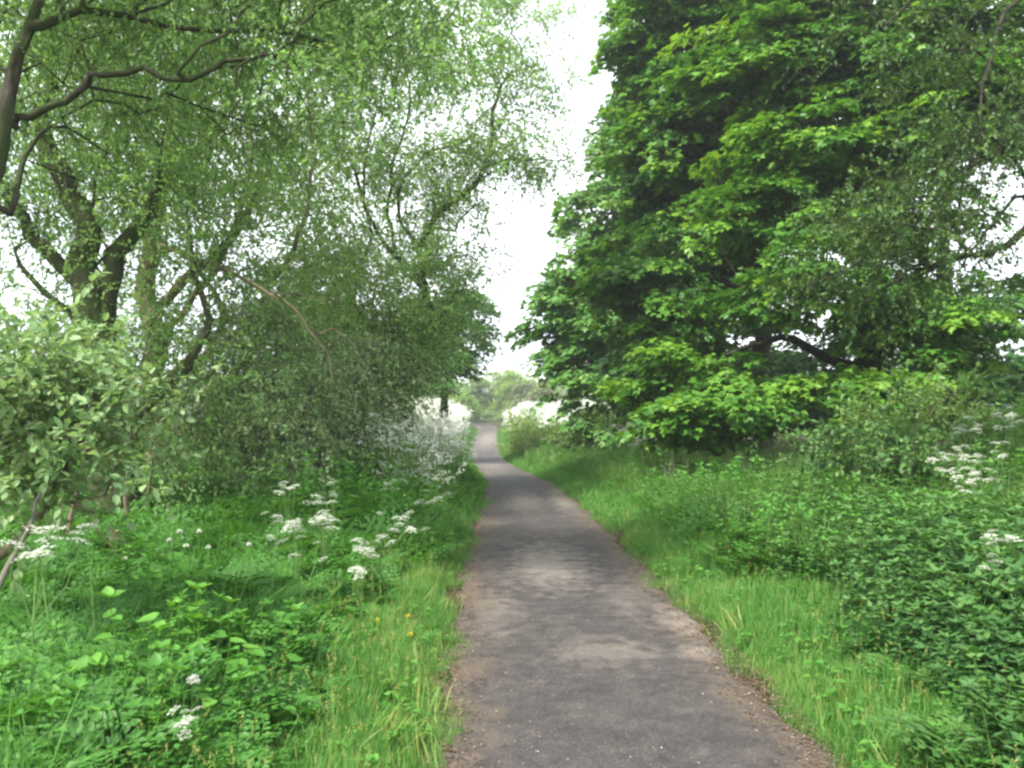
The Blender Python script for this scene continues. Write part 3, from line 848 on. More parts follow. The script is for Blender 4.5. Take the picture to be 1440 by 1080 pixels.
b, tr = stem_up(1224, 17.5, .36, (1210, -150), n=7)
broad_tree('sycamore_tree', 'great spreading sycamore with a thick trunk and boughs low over the meadow', b[:2],
    [tr, line((17.5, 16), [(1222, 520), (1170, 505), (1120, 480), (1075, 478), (1020, 500)], .13, .03), line((17.5, 15), [(1222, 480), (1190, 420), (1150, 370), (1120, 320)], .13, .03),
     line((17.5, 15.5), [(1218, 470), (1260, 400), (1320, 370), (1400, 350)], .13, .03), line((17.5, 15.5), [(1215, 300), (1160, 230), (1120, 180)], .11, .03), line((17.5, 16), [(1214, 250), (1280, 180), (1350, 130)], .11, .03),
     line((17.5, 15.2), [(1222, 540), (1150, 540), (1080, 560), (1010, 570)], .10, .02)],
    [blob(1000, 585, 15.2, 1.25, 1.0, .42, 2.4), blob(1040, 545, 15.8, 1.0, .9, .35, 1.3), blob(1170, 545, 15.0, .85, .9, .45, 1.7), blob(1120, 430, 15.5, 1.3, 1.3, .55), blob(1180, 370, 15, 1.4, 1.2, .5), blob(1080, 400, 16, 1.2, 1.2, .6), blob(1250, 300, 15.5, 1.7, 1.4, .8),
     blob(1160, 190, 16, 1.8, 1.5, .8), blob(1060, 300, 17, 1.5, 1.4, .55), blob(1100, 100, 17, 1.9, 1.6, .9), blob(1240, 90, 16, 1.9, 1.6, 1.0), blob(1330, 170, 15.5, 1.7, 1.5, .9), blob(1400, 60, 16, 2, 1.8, 1.3), blob(1200, -30, 17, 2.6, 2, 1.1),
     blob(1330, 470, 15.5, 1.5, 1.3, .7), blob(1420, 420, 15.5, 1.3, 1.3, .8), blob(1260, 440, 15.6, 1.3, 1.0, .5), blob(940, 540, 16.5, .9, .9, .5, 1)],
    1080, 76, M['sycamore'], M['darkbark'], size=.145, rs=.46, tmean=.64, shell=.7, tilt=.35, tspray=.2, droop=.25, tip=.008)

# backing trees that fill the wood behind
b, tr = stem_up(1010, 29, .3, (1010, -60))
broad_tree('sycamore_tree', 'shaded sycamore filling the wood behind the straight dark trunk', b[:2], [tr],
    [blob(1000, 480, 29, 3.5, 2, 2.6), blob(1020, 200, 29, 2.6, 2, 2.6), blob(980, 330, 29.5, 2.3, 2, 2.2), blob(1000, 560, 28, 3.6, 1.6, 1.2)],
    520, 60, M['dark'], M['darkbark'], leaf=LEAF_LOBED, size=.21, rs=.7, tmean=.3, shell=.5, tip=.01)
b, tr = stem_up(1330, 25, .3, (1320, -60))
broad_tree('sycamore_tree', 'shaded sycamore filling the wood behind the great spreading one', b[:2], [tr],
    [blob(1200, 480, 25, 3.2, 2, 2.2), blob(1400, 485, 25, 2.6, 2, 1.8), blob(1330, 120, 25, 3.5, 2, 2.0), blob(1180, 250, 25, 2.4, 2, 2.3), blob(1300, 560, 24, 4.0, 1.5, 1.0), blob(1120, 560, 24, 2.5, 1.5, 1.1)],
    620, 62, M['dark'], M['darkbark'], leaf=LEAF_LOBED, size=.19, rs=.65, tmean=.3, shell=.5, tip=.01)

# nearer elm at the right edge
b5 = foot(1560, 9.4, .2)
twig_tree('elm_tree', 'grey-green elm leaning in from the right edge with thin drooping dark twigs', b5[:2],
    [[b5, (*P(1540, 500, 9.4), .18)] + line((9.4, 9.2), [(1530, 350), (1520, 200), (1500, 60), (1480, -60)], .15, .07),
     line((9.4, 9.0), [(1536, 300), (1480, 310), (1440, 328), (1410, 350), (1375, 358), (1335, 362), (1300, 376), (1262, 392), (1220, 425)], .06, .010),
     line((9.4, 8.9), [(1520, 230), (1450, 265), (1425, 282), (1400, 318), (1375, 345), (1355, 372)], .03, .009),
     line((9.3, 9), [(1505, 60), (1440, 140), (1405, 215), (1360, 245), (1310, 285), (1262, 300)], .04, .008),
     line((9.3, 8.6), [(1490, -30), (1420, 10), (1400, 70), (1385, 130), (1378, 200)], .03, .008),
     line((9.3, 8.8), [(1490, -30), (1380, -60), (1300, -20), (1240, 40)], .04, .01)],
    [blob(1265, 335, 9.0, .75, .8, .5, 3), blob(1215, 400, 8.9, .6, .6, .25, 1.6), blob(1385, 150, 9.0, .8, .8, .6, 2.2), blob(1270, 30, 9.0, 1.1, .9, .4, 1.8), blob(1330, 230, 9, .65, .7, .42, 2.2), blob(1430, 385, 9.2, .5, .6, .12, .4), blob(1330, 385, 9, .6, .6, .18, .8)],
    300, M['elm'], M['darkbark'], leaf=LEAF_DIAMOND, size=.052, twigs=4, tl=.5, gap=.03, sag=.35, tmean=.45, shell=.1, tw=.003)

# shrubs on the right bank
def shrub(name, label, px, Y, blobs, n, mat, size=.06, tmean=.55, leafs=LEAF_OVAL, twigs=4, tl=.4, gap=.035, updir=.5, sag=.3, cat='bush', bark='greybark', r=.03, shell=.1, tw=.003):
    b = foot(px, Y, r)
    stems = []
    for k in range(6):
        c = blobs[k % len(blobs)]
        t = np.array(c[0]) + rng.normal(0, .25, 3) * np.array(c[1])
        s = (b[0] + rng.normal(0, .08), b[1] + rng.normal(0, .08), b[2], r)
        mid = ((s[0] * .6 + t[0] * .4), (s[1] * .6 + t[1] * .4), s[2] * .4 + t[2] * .6, r * .7)
        stems.append([s, mid, (*t, r * .3)])
    return twig_tree(name, label, b[:2], stems, blobs, n, mat, M[bark], leaf=leafs, size=size, twigs=twigs, tl=tl, gap=gap, sag=sag, tmean=tmean, shell=shell, cat=cat, updir=updir, tw=tw, zmin=.1)

shrub('elder_bush', 'pale green elder bush with upright arching sprays below the great sycamore', 1275, 11.5,
    [blob(1265, 590, 11.5, .55, .5, .33), blob(1225, 612, 11.3, .45, .4, .2), blob(1315, 575, 11.6, .35, .4, .35), blob(1340, 605, 11.5, .4, .4, .25)], 100, M['meadow'], tmean=.6, size=.075, tl=.5)
shrub('bramble_bush', 'low bramble mound in front of the elder with purplish grassy stems', 1240, 9.8,
    [blob(1225, 640, 9.8, .75, .6, .28), blob(1300, 625, 9.6, .6, .5, .28)], 90, M['nettle'], tmean=.75, size=.07, tl=.4, updir=.1)

# far shrubs and trees at the end of the path
for px, Y, lab, bl, n, mat, tm, nm in [
    (705, 120, 'fresh yellow-green rounded tree where the path ends', [blob(706, 548, 120, 3.6, 3, 2.7), blob(716, 540, 120, 2.5, 3, 2.2), blob(706, 572, 119, 3.4, 3, 1.6)], 480, 'lime', .5, 'field_maple_tree'),
    (668, 105, 'pale bluish-green willow beside the yellow-green tree at the path end', [blob(672, 553, 105, 2.3, 2.5, 2.0), blob(656, 556, 105, 2.2, 2.5, 2.2)], 300, 'pale', .35, 'willow_tree'),
    (738, 100, 'dull olive bush between the yellow-green tree and the right-hand wood', [blob(738, 556, 100, 1.8, 2, 1.9), blob(752, 566, 100, 1.8, 2, 1.6)], 260, 'olive', .35, 'hawthorn_tree'),
    (765, 80, 'pale pinkish-green hawthorn against the dark edge of the right-hand wood', [blob(765, 560, 80, 1.5, 1.5, 1.6), blob(782, 575, 78, 1.5, 1.5, 1.1)], 240, 'olive', .7, 'hawthorn_tree'),
    (640, 92, 'bright green bush just left of the path end under the dark sycamore', [blob(636, 572, 92, 2.6, 2, 1.3), blob(650, 570, 92, 1.6, 2, 1.5)], 220, 'lime', .2, 'hawthorn_tree')]:
    b, tr = stem_up(px, Y, .16, (px, min(q[0][2] for q in bl) and 560))
    broad_tree(nm, lab, b[:2], [tr], bl, n, 34, M[mat], M['greybark'], leaf=LEAF_DIAMOND, size=.28, rs=.6, tmean=tm, shell=.55, tip=.012, cat='tree', zmin=.1)

b = foot(712, 112, .05)
broad_tree('hedge', 'low pale hedge closing the view where the path turns out of sight', b[:2], [[b, (b[0], b[1], b[2] + .5, .04), (b[0], b[1], b[2] + 1.2, .02)]],
    [blob(680 + 14 * k, 588, 112, 1.6, 1.4, 1.0) for k in range(-3, 10)], 520, 34, M['pale'], M['greybark'], leaf=LEAF_DIAMOND, size=.24, rs=.5, tmean=.55, shell=.5, cat='hedge', zmin=.0, k=.2)

# woodland that closes the horizon
mb = MB()
n = 130000
ang = np.concatenate([rng.uniform(-2.3, 0, n // 2), rng.uniform(0, 2.3, n - n // 2)])
rad = rng.uniform(150, 175, n) + 18 * np.sin(ang * 7)
hh = 6.5 + 1.6 * np.sin(ang * 31) + 1.2 * np.sin(ang * 83 + 1) + rng.normal(0, .6, n)
q = np.stack([np.sin(ang) * rad, np.cos(ang) * rad, .2 + hh * rng.random(n) ** .7], 1)
mb.stamp(*LEAF_DIAMOND, q, frames(jit(n, 1), jit(n, 1)), rng.uniform(.7, 1.5, n), np.clip(rng.normal(.4, .2, n) + .2 * np.sin(ang * 57), 0, 1))
tag(mb.build('distant_woodland', M['pale']), 'low pale green woodland beyond the fields', 'woodland', kind='stuff')
#PLANTS
# ------------------------------------------------------------------ ground plants
def arc(n, length, lean, rise):
    """points of an arching stem in the x = 0 plane going along +y"""
    t = np.linspace(0, 1, n)
    return np.stack([0 * t, lean * length * t ** 1.2, rise * length * (t - .38 * t ** 2.4)], 1)

def frond(mb, yaw, length, lean, rise, pairs=7, detail=4, tint=.5, width=.5):
    """one divided leaf: a rachis with pinnae of small toothed leaflets"""
    c = arc(9, length, lean, rise)
    rz = rotz(np.array([yaw]))[0]
    c = c @ rz.T
    Skeleton.tube(mb, c, np.linspace(.003, .0012, 9), 3)
    pos, ax, nr, sc = [], [], [], []
    for i in range(pairs):
        t = .28 + .72 * i / (pairs - 1)
        k = t * 8; j = min(7, int(k)); p = c[j] + (c[j + 1] - c[j]) * (k - j)
        d = unit(c[j + 1] - c[j])
        side0 = unit(np.cross(d, [0, 0, 1.0])); up = np.cross(side0, d)
        pl = length * width * (1 - t) ** .75 + .03
        for sgn in (-1, 1):
            a = unit(side0 * sgn + d * .55 - up * .15)
            m = max(2, int(detail * (pl / length) * 2.6) + 1)
            for q in range(m):
                u = (q + .5) / m
                pp = p + a * pl * u - np.array([0, 0, .25 * pl * u * u])
                for s2 in (-1, 1):
                    b = unit(a * .6 + np.cross(up, a) * s2)
                    pos.append(pp); ax.append(b); nr.append(up + rng.normal(0, .15, 3)); sc.append(pl * .42 * (1 - u * .6) + .012)
            pos.append(p + a * pl * .9); ax.append(a); nr.append(up); sc.append(pl * .25 + .01)
    n = len(pos)
    mb.stamp(*LEAF_DIAMOND, np.array(pos), frames(np.array(ax), np.array(nr)), np.array(sc), np.clip(tint + rng.normal(0, .06, n), 0, 1))

def fern_plant(nf=6, length=.45, detail=4, pairs=7):
    mb = MB()
    for k in range(nf):
        frond(mb, k * 6.28 / nf + rng.normal(0, .3), length * rng.uniform(.7, 1.15), rng.uniform(.55, .85), rng.uniform(.6, 1.0), pairs, detail, rng.uniform(.35, .65))
    return mb

def nettle_plant(h=.6, pairs=7, leaf=LEAF_NETTLE, size=.09, spread=.06, stems=1):
    mb = MB()
    for s in range(stems):
        o = rng.normal(0, spread if stems > 1 else 0, 3); o[2] = 0
        lean = rng.normal(0, .12, 2)
        hh = h * rng.uniform(.8, 1.1)
        pts = np.array([[o[0] + lean[0] * hh * t * t, o[1] + lean[1] * hh * t * t, hh * t] for t in np.linspace(0, 1, 5)])
        Skeleton.tube(mb, pts, np.linspace(.004, .002, 5), 3)
        pos, ax, nr, sc = [], [], [], []
        for i in range(pairs):
            t = .3 + .7 * i / (pairs - 1)
            p = np.array([np.interp(t, np.linspace(0, 1, 5), pts[:, c]) for c in range(3)])
            for q in range(2 if i < pairs - 1 else 4):
                a = i * 1.57 + q * (3.14 if i < pairs - 1 else 1.57) + rng.normal(0, .2)
                d = np.array([math.cos(a), math.sin(a), rng.uniform(-.15, .45) + (.5 if i == pairs - 1 else 0)])
                pos.append(p + unit(d) * .012); ax.append(d); nr.append([rng.normal(0, .2) - .3 * math.cos(a), rng.normal(0, .2) - .3 * math.sin(a), 1]); sc.append(size * (1.15 - .55 * t) * rng.uniform(.8, 1.2))
        n = len(pos)
        mb.stamp(*leaf, np.array(pos), frames(np.array(ax), np.array(nr)), np.array(sc), np.clip(rng.uniform(.35, .6) + rng.normal(0, .08, n) + .12 * np.linspace(-1, 1, n), 0, 1))
    return mb

def heart_plant(n=7, size=.09, h=.35):
    mb = MB()
    for k in range(n):
        a = k * 2.4 + rng.normal(0, .3); hh = h * rng.uniform(.4, 1.0); r_ = rng.uniform(.03, .13)
        e = np.array([math.cos(a) * r_, math.sin(a) * r_, hh])
        Skeleton.tube(mb, np.array([[0, 0, 0], e * [.4, .4, .6], e]), np.array([.003, .0025, .002]), 3)
        d = np.array([[math.cos(a), math.sin(a), -.15]])
        mb.stamp(*LEAF_HEART, e[None], frames(d, np.array([[rng.normal(0, .2), rng.normal(0, .2), 1]])), np.array([size * rng.uniform(.7, 1.2)]), rng.uniform(.45, .8))
    return mb

def grass_tuft(n=26, h=.22, w=.004, spread=.05, bend=.5, seg=3):
    mb = MB()
    t = np.linspace(0, 1, seg + 1)
    for k in range(n):
        a, b = rng.uniform(0, 6.28), rng.uniform(.15, 1) * bend
        hh = h * rng.uniform(.5, 1.15)
        o = rng.normal(0, spread, 2)
        c = np.stack([o[0] + math.cos(a) * b * hh * t ** 2, o[1] + math.sin(a) * b * hh * t ** 2, hh * (t - .25 * b * t ** 3)], 1)
        s = np.array([-math.sin(a + rng.normal(0, .6)), math.cos(a), 0])
        ww = w * (1 - t ** 2 * .9)
        v = np.concatenate([c + s * ww[:, None], c - s * ww[:, None]])
        f = [[i, i + 1, seg + 1 + i + 1, seg + 1 + i] for i in range(seg)]
        mb.add(v, f, np.clip(rng.normal(.5, .16) + .12 * (np.concatenate([t, t]) - .5), 0, 1))
    return mb

def scatter(n, y0, y1, side, d0, d1, pw=1.0):
    """points beside the path: distance d0..d1 out from its edge, denser near the camera"""
    u = rng.random(n)
    Y = np.exp(np.log(y0) + (np.log(y1) - np.log(y0)) * u ** pw) if y0 > 0 else rng.uniform(y0, y1, n)
    d = rng.uniform(0, 1, n)
    a, b = (d0(Y) if callable(d0) else d0), (d1(Y) if callable(d1) else d1)
    D = a + (b - a) * d + .14 * np.sin(Y * 2.1 + side) * np.sin(Y * .83 + 2) + .07 * np.sin(Y * 5.3)
    D = np.where(d < .5, D, a + (b - a) * d)
    X = xr(Y) + D if side > 0 else xl(Y) - D
    return X, Y, D

def in_view(X, Y, m=120):
    px = X / Y * F + 720
    return (px > -m) & (px < 1440 + m) & (Y > 2.2)

def plant(mb, templates, X, Y, s, dt=0.0, lean=.12, zoff=0.0):
    ok = in_view(X, Y)
    X, Y = X[ok], Y[ok]
    s = np.broadcast_to(s, ok.shape)[ok]
    dt = np.broadcast_to(dt, ok.shape)[ok]
    k = rng.integers(0, len(templates), len(X))
    pos = np.stack([X, Y, H(X, Y) + zoff], 1)
    Rz = rotz(rng.uniform(0, 6.28, len(X)))
    n = len(X)
    ax, ay = rng.normal(0, lean, n), rng.normal(0, lean, n)
    T = np.tile(np.eye(3), (n, 1, 1)); T[:, 0, 2] = ax; T[:, 1, 2] = ay; T[:, 2, 0] = -ax; T[:, 2, 1] = -ay
    Rm = T @ Rz
    for i, t in enumerate(templates):
        q = k == i
        mb.stamp_parts(t, pos[q], Rm[q], s[q], dt[q])

patch = lambda X, Y, s, k: wav(X, Y, s, k)

# verge grass on both sides of the path
tufts = [grass_tuft(24, .2, .0032) for _ in range(6)]
tufts_far = [grass_tuft(12, .24, .009, .10, seg=2) for _ in range(4)]
def seed_grass():
    mb = grass_tuft(5, .42, .002, .03, .35, 4)
    for v in list(mb.v):
        tip = v[4]
        m = 9
        mb.stamp(*LEAF_NARROW, tip + np.stack([rng.normal(0, .004, m), rng.normal(0, .004, m), -rng.uniform(0, .06, m)], 1), frames(jit(m, .4) + [0, 0, 1.0], jit(m, 1)), rng.uniform(.012, .02, m), .95)
    return mb
seedy = [seed_grass() for _ in range(4)]
wl = lambda Y: np.interp(Y, [2, 4, 6, 9, 14, 25, 60], [.78, .70, .52, .44, .38, .4, .9])
wr = lambda Y: np.interp(Y, [2, 4, 6, 9, 14, 25, 60], [.75, .9, 1.05, 1.15, .85, .7, 1.0])
for side, w, lab in ((-1, wl, 'short bright grass along the left edge of the path'), (1, wr, 'longer lush grass along the right edge of the path')):
    mb = MB()
    X, Y, D = scatter(6500, 2.3, 13, side, -.05, w, .9)
    s = np.interp(D, [0, .25, 1], [.35, .7, 1.05 if side < 0 else 1.35]) * rng.uniform(.7, 1.25, len(X)) * (1 + .25 * patch(X, Y, 3, 2))
    plant(mb, tufts, X, Y, s, .10 - .14 * D + .14 * patch(X, Y, 1.3, 1) + .1 * patch(X, Y, 4, 2) + rng.normal(0, .06, len(X)))
    X, Y, D = scatter(5000, 12, 75, side, -.05, w, .8)
    s = np.interp(D, [0, .25, 1], [.4, .8, 1.2]) * rng.uniform(.7, 1.25, len(X))
    plant(mb, tufts_far, X, Y, s, .12 - .1 * D)
    X, Y, D = scatter(110, 2.4, 20, side, .0, w)
    plant(mb, tufts, X, Y, rng.uniform(.6, 1.2, len(X)), .38, .3)
    X, Y, D = scatter(160, 2.4, 16, side, .25, lambda Y: w(Y) + .3)
    plant(mb, seedy, X, Y, rng.uniform(.7, 1.1, len(X)), .05)
    tag(mb.build('verge_grass', M['grass']), lab, 'grass', kind='stuff')

# litter and grit on the margins
mb = MB()
for side in (-1, 1):
    X, Y, D = scatter(12000, 2.4, 30, side, -.34, .14)
    D2 = -np.abs(rng.normal(0, .17, len(X))) + .08
    X = (xr(Y) + D2) if side > 0 else (xl(Y) - D2)
    n = len(X)
    pos = np.stack([X, Y, np.maximum(pz(Y) + .012 + rng.random(n) * .01, H(X, Y) + .004)], 1)
    mb.stamp(*LEAF_DIAMOND, pos, frames(jit(n, 1) * [1, 1, .15], np.array([0, 0, 1.0]) + jit(n, .3)), rng.uniform(.006, .024, n), np.clip(rng.normal(.45, .25, n), 0, 1))
X, Y = rng.uniform(-2.0, -.9, 2600), rng.uniform(2.5, 7.5, 2600)
q = np.abs(X - np.interp(Y, [2.5, 4, 5.5, 7.5], [-1.18, -1.22, -1.2, -1.25])) < .2 * rng.random(2600) + .05
X, Y = X[q], Y[q]
pos = np.stack([X, Y, H(X, Y) + .015], 1)
mb.stamp(*LEAF_OVAL, pos, frames(jit(len(X), 1) * [1, 1, .15], np.array([0, 0, 1.0]) + jit(len(X), .4)), rng.uniform(.02, .06, len(X)), np.clip(rng.normal(.5, .25, len(X)), 0, 1))
tag(mb.build('leaf_litter', M['litter']), 'brown dead leaf litter strewn along the path margins', 'leaf litter', kind='stuff')
mb = MB()
n = 4200
Y = np.exp(rng.uniform(math.log(2.6), math.log(25), n)); u = rng.uniform(-.96, .96, n)
X = (xl(Y) + xr(Y)) / 2 + u * (xr(Y) - xl(Y)) / 2
g = np.array([[0, 0, .6], [1, 0, 0], [0, 1, 0], [-1, 0, 0], [0, -1, 0]], np.float32); gf = np.array([[0, 1, 2], [0, 2, 3], [0, 3, 4], [0, 4, 1]], np.int32)
mb.stamp(g, gf, np.stack([X, Y, pz(Y) + .004 + .018 * (1 - u * u)], 1), rotz(rng.uniform(0, 6, n)), np.minimum(rng.gamma(2, .0012, n) + .001, .006), np.clip(rng.normal(.5, .25, n), 0, 1))
tag(mb.build('gravel', M['grit']), 'loose grit scattered over the asphalt path', 'gravel', kind='stuff')

# left: lacy cow parsley leaves, goosegrass and broad-leaved plants
ferns = [fern_plant(6, .46, 4, 8) for _ in range(5)]
ferns_far = [fern_plant(5, .5, 2, 5) for _ in range(4)]
nettles = [nettle_plant(.52, 8, LEAF_NETTLE, .075) for _ in range(6)]
hearts = [heart_plant(8, .085, .38) for _ in range(5)]
mb = MB()
X, Y, D = scatter(1250, 2.3, 8.5, -1, wl, lambda Y: .9 + Y * .62)
plant(mb, ferns, X, Y, rng.uniform(.75, 1.2, len(X)) * np.clip(.55 + (D - .6) * .8, .5, 1.05), .08 * patch(X, Y, 1.5, 3))
X, Y, D = scatter(1300, 8, 30, -1, wl, lambda Y: .9 + Y * .55)
plant(mb, ferns_far, X, Y, rng.uniform(.8, 1.4, len(X)), .05 + .1 * patch(X, Y, 1.2, 3))
X, Y, D = scatter(1500, 10, 60, -1, lambda Y: wl(Y) - .1, lambda Y: wl(Y) + 2.4)
plant(mb, ferns_far + nettles, X, Y, rng.uniform(1.0, 1.7, len(X)) * np.clip(.5 + (D - .4), .5, 1), .22 + .12 * patch(X, Y, 1.2, 3))
tag(mb.build('cow_parsley_foliage', M['herb']), 'lacy fern-like foliage covering the ground left of the path', 'undergrowth', kind='stuff')
mb = MB()
X, Y, D = scatter(560, 2.3, 7.5, -1, lambda Y: wl(Y) + .05, lambda Y: 1.0 + Y * .60)
q = patch(X, Y, 1.6, 4) + rng.normal(0, .3, len(X)) > .05
X, Y, D = X[q], Y[q], D[q]
plant(mb, nettles, X, Y, rng.uniform(.7, 1.1, len(X)) * np.clip(.6 + (D - .6) * .7, .5, 1.0), .05)
tag(mb.build('nettles', M['herb']), 'fresh green nettles mixed through the left undergrowth', 'undergrowth', kind='stuff')
mb = MB()
tall = [grass_tuft(14, .55, .003, .06, .55, 4) for _ in range(5)]
X, Y, D = scatter(1500, 2.4, 14, -1, lambda Y: wl(Y) + .15, lambda Y: 1.0 + Y * .6)
plant(mb, tall, X, Y, rng.uniform(.6, 1.1, len(X)) * np.clip(.5 + (D - .6) * .8, .5, 1.0), -.05)
tag(mb.build('tall_grass', M['grass']), 'tall soft grass standing among the left undergrowth', 'grass', kind='stuff')

# broad-leaved clumps one can pick out
clumps = [(235, 875, 4.6, 1.25, .75, 'brightest clump of heart-shaped leaves in the left undergrowth'),
          (300, 905, 4.5, 1.05, .62, 'heart-leaved clump at the middle of the left undergrowth, dark gap beneath'),
          (335, 985, 4.0, .95, .5, 'heart-leaved clump overhanging the litter strip beside the grass verge'),
          (150, 1000, 3.6, 1.1, .45, 'broad-leaved clump low at the bottom left of the view'),
          (385, 910, 5.2, .9, .35, 'shaded broad-leaved clump just left of the litter strip'),
          (255, 800, 6.2, 1.0, .8, 'bright broad-leaved clump below the small white flowers')]
for px, py, Y, s, t, lab in clumps:
    x = P(px, py, Y)[0]
    o = np.array([x, Y, gz(x, Y)])
    root = empty('broad_leaved_plant', o, lab, 'plant', 'broad-leaved clumps in the left undergrowth')
    lm, sm = MB(), MB()
    for k in range(10):
        h = nettle_plant(.46, 6, LEAF_HEART, .085) if k % 2 else heart_plant(9, .085, .42)
        off = np.array([[rng.normal(0, .16), rng.normal(0, .16), 0]]) * s
        for v, f, tt, m in zip(h.v, h.f, h.t, h.m): pass
        lm.stamp_parts(h, o[None] + off, rotz(rng.uniform(0, 6, 1)), np.array([s * rng.uniform(.8, 1.1)]), np.array([t - .5]))
    lm.build('foliage', M['herb'], root, origin=o)

# right: nettle bed, meadow grass, brambles
mb = MB()
nets = [nettle_plant(.62, 8, LEAF_NETTLE, .10, .08, 2) for _ in range(7)]
edge = lambda Y: np.interp(Y, [2, 4, 6, 9, 12, 17, 30], [.55, .68, .85, .95, .70, .5, .5])
X, Y, D = scatter(4600, 2.6, 13, 1, edge, lambda Y: 1.1 + Y * .50, .9)
q = (Y < 6.6 + 1.5 * patch(X, Y, .8, 3) + 3.5 * (D < 2.6) + rng.normal(0, .8, len(X))) | (rng.random(len(X)) < .16)
X, Y, D = X[q], Y[q], D[q]
plant(mb, nets, X, Y, rng.uniform(.65, 1.1, len(X)) * np.clip(.6 + (D - edge(Y)) * .8, .55, 1.05), .10 * patch(X, Y, 1.4, 6) + np.clip((Y - 5) * .04, -.05, .22))
X, Y, D = scatter(700, 2.6, 11, 1, edge, lambda Y: 1.1 + Y * .50)
plant(mb, ferns + nettles, X, Y, rng.uniform(.8, 1.3, len(X)), .15 + .2 * patch(X, Y, 2, 6))
tag(mb.build('nettles', M['nettle']), 'dense dark green nettle and bramble bed right of the verge', 'undergrowth', kind='stuff')
mb = MB()
mead = [grass_tuft(16, .6, .0042, .10, .6, 4) for _ in range(6)]
X, Y, D = scatter(10500, 5.2, 26, 1, lambda Y: edge(Y) + .2, lambda Y: 1.4 + Y * .62, .9)
plant(mb, mead, X, Y, rng.uniform(.6, 1.1, len(X)) * (1 + .2 * patch(X, Y, 1.1, 8)), .1 * patch(X, Y, .9, 2), .2)
X, Y, D = scatter(2600, 25, 60, 1, .8, lambda Y: 2 + Y * .2)
plant(mb, tufts_far, X, Y, rng.uniform(1.6, 2.6, len(X)), .0)
X, Y, D = scatter(3000, 14, 75, -1, .8, lambda Y: 2 + Y * .12)
plant(mb, tufts_far, X, Y, rng.uniform(1.4, 2.6, len(X)), .0)
tag(mb.build('meadow_grass', M['meadow']), 'soft tall meadow grass spreading below the sycamores', 'grass', kind='stuff')
mb = MB()
X, Y, D = scatter(2600, 6.5, 30, 1, .9, lambda Y: 1.4 + Y * .5)
plant(mb, nettles + ferns_far, X, Y, rng.uniform(.7, 1.2, len(X)), .2)
X, Y, D = scatter(1500, 7, 34, 1, lambda Y: edge(Y) - .1, lambda Y: edge(Y) + 2.2)
plant(mb, nettles + ferns_far, X, Y, rng.uniform(.9, 1.5, len(X)) * np.clip(.5 + (D - .5), .5, 1), .02 + .12 * patch(X, Y, 1.2, 3))
X, Y, D = scatter(420, 2.5, 14, 1, .12, lambda Y: edge(Y) + .1)
plant(mb, hearts, X, Y, rng.uniform(.25, .5, len(X)), .0)
X, Y, D = scatter(420, 2.5, 14, -1, .1, lambda Y: wl(Y) + .1)
plant(mb, hearts + ferns_far, X, Y, rng.uniform(.2, .42, len(X)), .05)
X, Y, D = scatter(260, 2.6, 12, 1, .45, lambda Y: edge(Y) + .1)
plant(mb, nettles, X, Y, rng.uniform(.35, .6, len(X)), .0)
tag(mb.build('meadow_herbs', M['herb']), 'leafy herbs mixed through the meadow grass', 'undergrowth', kind='stuff')
mb = MB()
dry = [grass_tuft(8, .95, .0045, .10, .25, 4) for _ in range(4)]
X = np.concatenate([P(px, 640, 15.5)[0] + rng.normal(0, .35, 16) for px in (960, 1000, 1040, 1090, 1110)]); Y = rng.uniform(14.3, 16.3, len(X))
plant(mb, dry, X, Y, rng.uniform(.7, 1.1, len(X)))
tag(mb.build('dry_grass_stems', M['straw']), 'pale dead grass stems standing where meadow meets the sycamore shade', 'grass', kind='stuff')

# low thickets that line the far part of the path
shrub('bramble_bush', 'rounded grassy-green mound of brambles on the inside of the bend', 790, 37,
    [blob(778, 640, 37, 1.7, 1.8, 1.15), blob(745, 638, 38, 1.2, 2.2, 1.1), blob(805, 652, 34, 1.4, 1.5, .8), blob(730, 622, 44, 1.0, 2.5, 1.2)], 700, M['meadow'], size=.13, tl=.5, gap=.08, tmean=.75, twigs=5, updir=.5, sag=.2, shell=.6, tw=.002)
shrub('hawthorn_bush', 'leafy hawthorn bush between the bramble mound and the right-hand sycamore', 835, 27,
    [blob(850, 610, 27, 1.0, 1.0, .55), blob(810, 628, 28, .9, .9, .55)], 150, M['elm'], size=.11, tl=.45, gap=.07, tmean=.65, twigs=5, shell=.5, tw=.002)

# ------------------------------------------------------------------ cow parsley in flower
def umbel_mesh(r=.045, n=11, dots=12, mat=0):
    mb = MB()
    for k in range(n):
        a = k * 2.4; rr = r * 1.15 * math.sqrt((k + .5) / n)
        c = np.array([math.cos(a) * rr, math.sin(a) * rr, -.35 * rr * rr / r + rng.normal(0, .002)])
        Skeleton.tube(mb, np.array([[0, 0, -.04], c * .5 + [0, 0, -.018], c]), np.array([.0009, .0007, .0006]), 3)
        m = dots + 6
        a2 = rng.uniform(0, 6.28, m); r2 = np.sqrt(rng.random(m)) * r * .30
        pos = c + np.stack([np.cos(a2) * r2, np.sin(a2) * r2, .004 - r2 * .35 + rng.normal(0, .0015, m)], 1)
        mb.stamp(*LEAF_OVAL, pos, frames(jit(m, 1) * [1, 1, .3], np.array([0, 0, 1.0]) + jit(m, .35)), rng.uniform(.07, .13, m) * r * 1.5, rng.random(m), 1)
    me = mb.build('flower_head', [M['stem'], M['petal']])
    return me
UMB = [umbel_mesh() for _ in range(4)]
for u in UMB: COL.objects.unlink(u)

